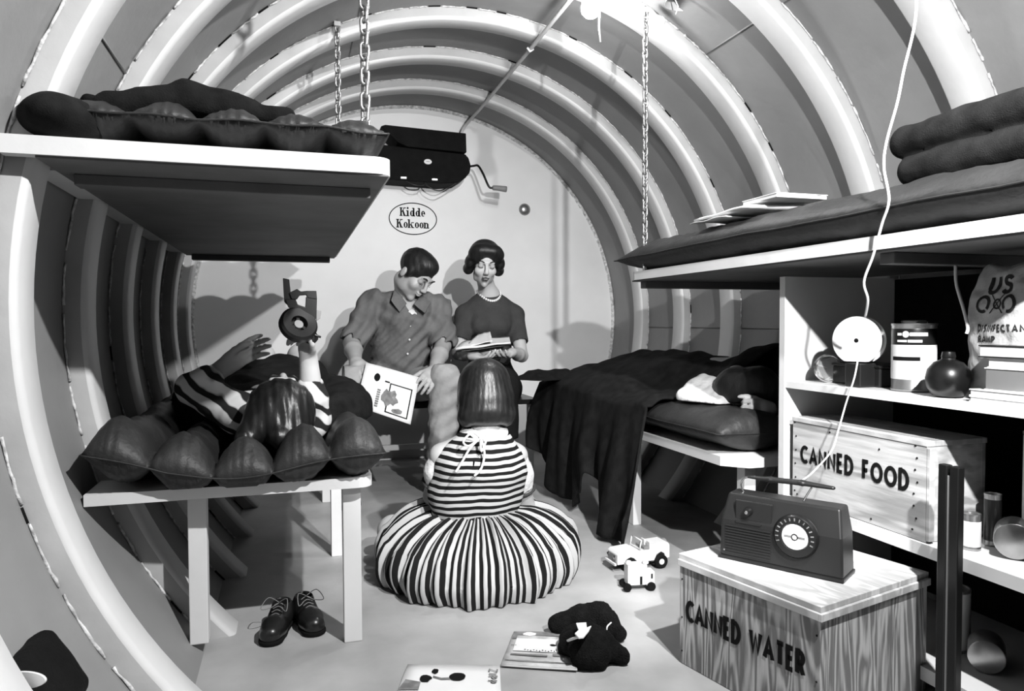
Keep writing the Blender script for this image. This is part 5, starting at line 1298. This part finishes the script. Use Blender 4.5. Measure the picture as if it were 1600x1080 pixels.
# plush dog
G = lambda px, py, z: at(px, py, z=z)
pd = empty('plush_dog', (0, 0, 0), label='floppy black plush dog with a white ribbon lying by the magazine', cat='toy')
S = Sdf((-.16, 1.44, -.01), (.12, 1.90, .14), .0042)
S.chain([G(872, 976, .028), G(905, 966, .040), G(935, 962, .045), G(950, 970, .04)], [.026, .030, .034, .030], .012)
S.chain([G(948, 974, .035), G(968, 990, .022)], [.024, .018], .01)
S.ell(G(918, 1004, .040), (.062, .066, .040), None, .015).ell(G(925, 1022, .032), (.050, .04, .030), None, .012)
S.chain([G(940, 1008, .035), G(970, 1024, .022)], [.030, .022], .01).chain([G(890, 1000, .03), G(884, 1012, .022)], [.028, .02], .01).cone(G(905, 1034, .016), G(935, 1036, .016), .018, .016, .01)
S.wrinkle(lambda X, Y, Z: nz(X, Y, Z, 90, .0022)+nz(X, Y, Z, 210, .0009)); S.cut((0, 0, .003), (0, 0, -1)); S.build('body', M_plush, pd)
def prism_at(name, pts, z0, z1, m, par, bev=.001):
    P_ = [G(a, b, z0) for a, b in pts]; return child_of(prism(name, [(p.x, p.y) for p in P_][::-1], z0, z1, m, None, bev), par)
prism_at('ribbon', [(900, 976), (916, 975), (917, 983), (924, 980), (920, 988), (912, 998), (904, 999), (898, 992), (904, 987)], .092, .096, M_wcloth, pd)
tube('ribbon_tail', spline([G(905, 995, .092), G(893, 999, .075), G(886, 1002, .05)], 4), .003, M_wcloth, pd); tube('stitch', spline([G(955, 973, .070), G(949, 979, .068), G(948, 985, .060)], 4), .0018, M_wcloth, pd)
settle(pd, (-.02, 1.66, .003))
# magazine
mc = [G(803, 990, .005), G(884, 992, .005), G(902, 1049, .005), G(783, 1041, .005)]
mz = empty('magazine', tuple((mc[0]+mc[2])/2-Vector((0, 0, .004))), label='worn illustrated magazine lying flat, overlapped by the plush dog', cat='magazine')
M_page2 = mat('worn_magazine_paper', .50, .7, .3, 30)
child_of(sheet('page_block', [mc[0], mc[3], mc[2], mc[1]], M_paper, None, .004, .0012), mz)
child_of(sheet('cover', [p+Vector((0, 0, .0045)) for p in (mc[0], mc[3], mc[2], mc[1])], M_page2, None, .0006, .0012), mz)
q_ = [p+Vector((0, 0, .0052)) for p in mc]
on_quad(q_, [rectp(.02, .02, .97, .14), rectp(.02, .14, .10, .26)], M_midink, 'print_band', mz, .0018); on_quad(q_, [ovalp(.32, .10, .12, .06, 12, .3, 3)], M_paper, 'print_figure', mz, .0024)
on_quad(q_, [rectp(.10, .24, .90, .62)], M_paper, 'print_field', mz, .0018); on_quad(q_, [ovalp(.72, .42, .055, .03, 10, .4, 6)]+[ovalp(.28+.045*i, .58+.012*(i % 3), .012, .014, 6, .4, i) for i in range(11)]+[ovalp(.06+.03*i, .46, .009, .012, 6, .3, i) for i in range(3)], M_ink, 'print_marks', mz, .0024)
on_quad(q_, [rectp(.08, .70, .62, .745), rectp(.70, .66, .95, .72), rectp(.03, .88, .95, .90)], M_midink, 'print_lines', mz, .0018)
# comic
mc = [G(637, 1041, .004), G(781, 1042, .004), G(786, 1150, .004), G(596, 1150, .004)]
cm = empty('comic_book', tuple((mc[0]+mc[2])/2-Vector((0, 0, .003))), label='white comic book with black blots and sideways title at the bottom edge', cat='comic')
child_of(sheet('page_block', [mc[0], mc[3], mc[2], mc[1]], M_paper, None, .004, .0012), cm)
q_ = [p+Vector((0, 0, .0045)) for p in mc]
on_quad(q_, [ovalp(.32, .07+.06, .035, .045, 12, .25, 1), ovalp(.24, .245, .060, .06, 12, .3, 2), ovalp(.56, .215, .085, .065, 16, .1, 3)], M_ink, 'print_blots', cm, .0018)
on_quad(q_, [[(.31, .20), (.40, .235), (.49, .225), (.49, .26), (.40, .265), (.31, .23)]], M_midink, 'print_smile', cm, .0016); on_quad(q_, [[(.04, .26), (.20, .30), (.20, .42), (.0, .42)]], M_midink, 'print_shape', cm, .0016)
dirx = (q_[3]-q_[0]).normalized(); up_ = Vector((0, 0, 1)); ya_ = up_.cross(dirx)
lettering('title', 'ZIPP', .022, .0042, frame(q_[0]*.08*.8+q_[1]*.92*.8+(q_[2]*.92+q_[3]*.08)*.2-dirx*.0+Vector((0, 0, .0015)), dirx, ya_), M_midink, None, gap=.30)
_t = [o for o in bpy.data.objects if o.name.startswith('title')]
for o in _t: child_of(o, cm)
# pair of lace-up shoes
def shoe(cx, cy, rz, sx, label):
    t = empty('shoe', (0, 0, 0), label=label, cat='shoe', group='pair of dark lace-up shoes'); Mx = Matrix.Translation((cx, cy, 0)) @ Matrix.Rotation(rz, 4, 'Z')
    X = lambda x, y, z: Mx @ Vector((x*sx, y, z))
    S = Sdf(Vector((cx-.14, cy-.14, -.01)), Vector((cx+.14, cy+.16, .13)), .0036)
    S.cone(X(0, -.065, .030), X(0, -.03, .034), .033, .036, .012).cone(X(0, -.03, .034), X(.004, .075, .040), .034, .032, .02).cone(X(0, .03, .045), X(0, .065, .070), .032, .032, .02)
    S.cone(X(0, .058, .075), X(0, .062, .13), .022, .028, .005, sub=True); S.cut((0, 0, .008), (0, 0, -1)); S.build('upper', M_radio2, t)
    S = Sdf(Vector((cx-.14, cy-.14, -.01)), Vector((cx+.14, cy+.16, .05)), .0036)
    S.cone(X(0, -.062, .010), X(0, -.02, .010), .037, .036, .01).cone(X(0, -.02, .010), X(0, .080, .010), .034, .033, .01); S.cut((0, 0, .016), (0, 0, 1)); S.cut((0, 0, .001), (0, 0, -1)); S.build('sole', M_ink, t)
    for i in range(4):
        y = -.012+i*.014; z = .071+i*.006; tube('lace', spline([X(-.016, y, z-.004), X(0, y+.003, z+.003), X(.016, y, z-.004)], 4), .0016, M_grey, t, 5)
    tube('lace', spline([X(0, .03, .095), X(-.03, .02, .115), X(-.045, -.01, .09), X(-.02, .0, .088), X(0, .028, .094)], 5), .0014, M_grey, t, 5)
    tube('lace', spline([X(0, .03, .095), X(.028, .015, .112), X(.035, -.02, .085), X(.015, .0, .088)], 5), .0014, M_grey, t, 5)
    settle(t, (cx, cy, .001)); t.scale = (.84, .80, .78); return t
shoe(-.775, 1.93, -.25, 1, 'left one of the dark lace-up shoes under the left bunk'); shoe(-.695, 1.955, .22, -1, 'right one of the dark lace-up shoes, nearer the white leg')
# black case at the foot of the curved wall
cc = Vector((-1.075, 1.34, .20))
S = Sdf((-1.36, 1.02, .03), (-.90, 1.42, .46), .005)
S.rbox((-1.125, 1.245, .235), (.055, .085, .062), .02, rotm(0, -.55, 0), .02).wrinkle(lambda X, Y, Z: nz(X, Y, Z, 30, .002))
child_o = None
cs = S.build('leather_case', M_blackr, label='black leather case lying against the curved wall at lower left corner', cat='case')
wd_ = at(38, 1062, y=1.155); Fw = frame(wd_, RGT, UPV)
o_ = lathe('pale_badge', [(.032, 0), (.031, .003), (0, .004)], M_paper, cs, 28, Fw @ Matrix.Diagonal((1, .38, 1, 1)))
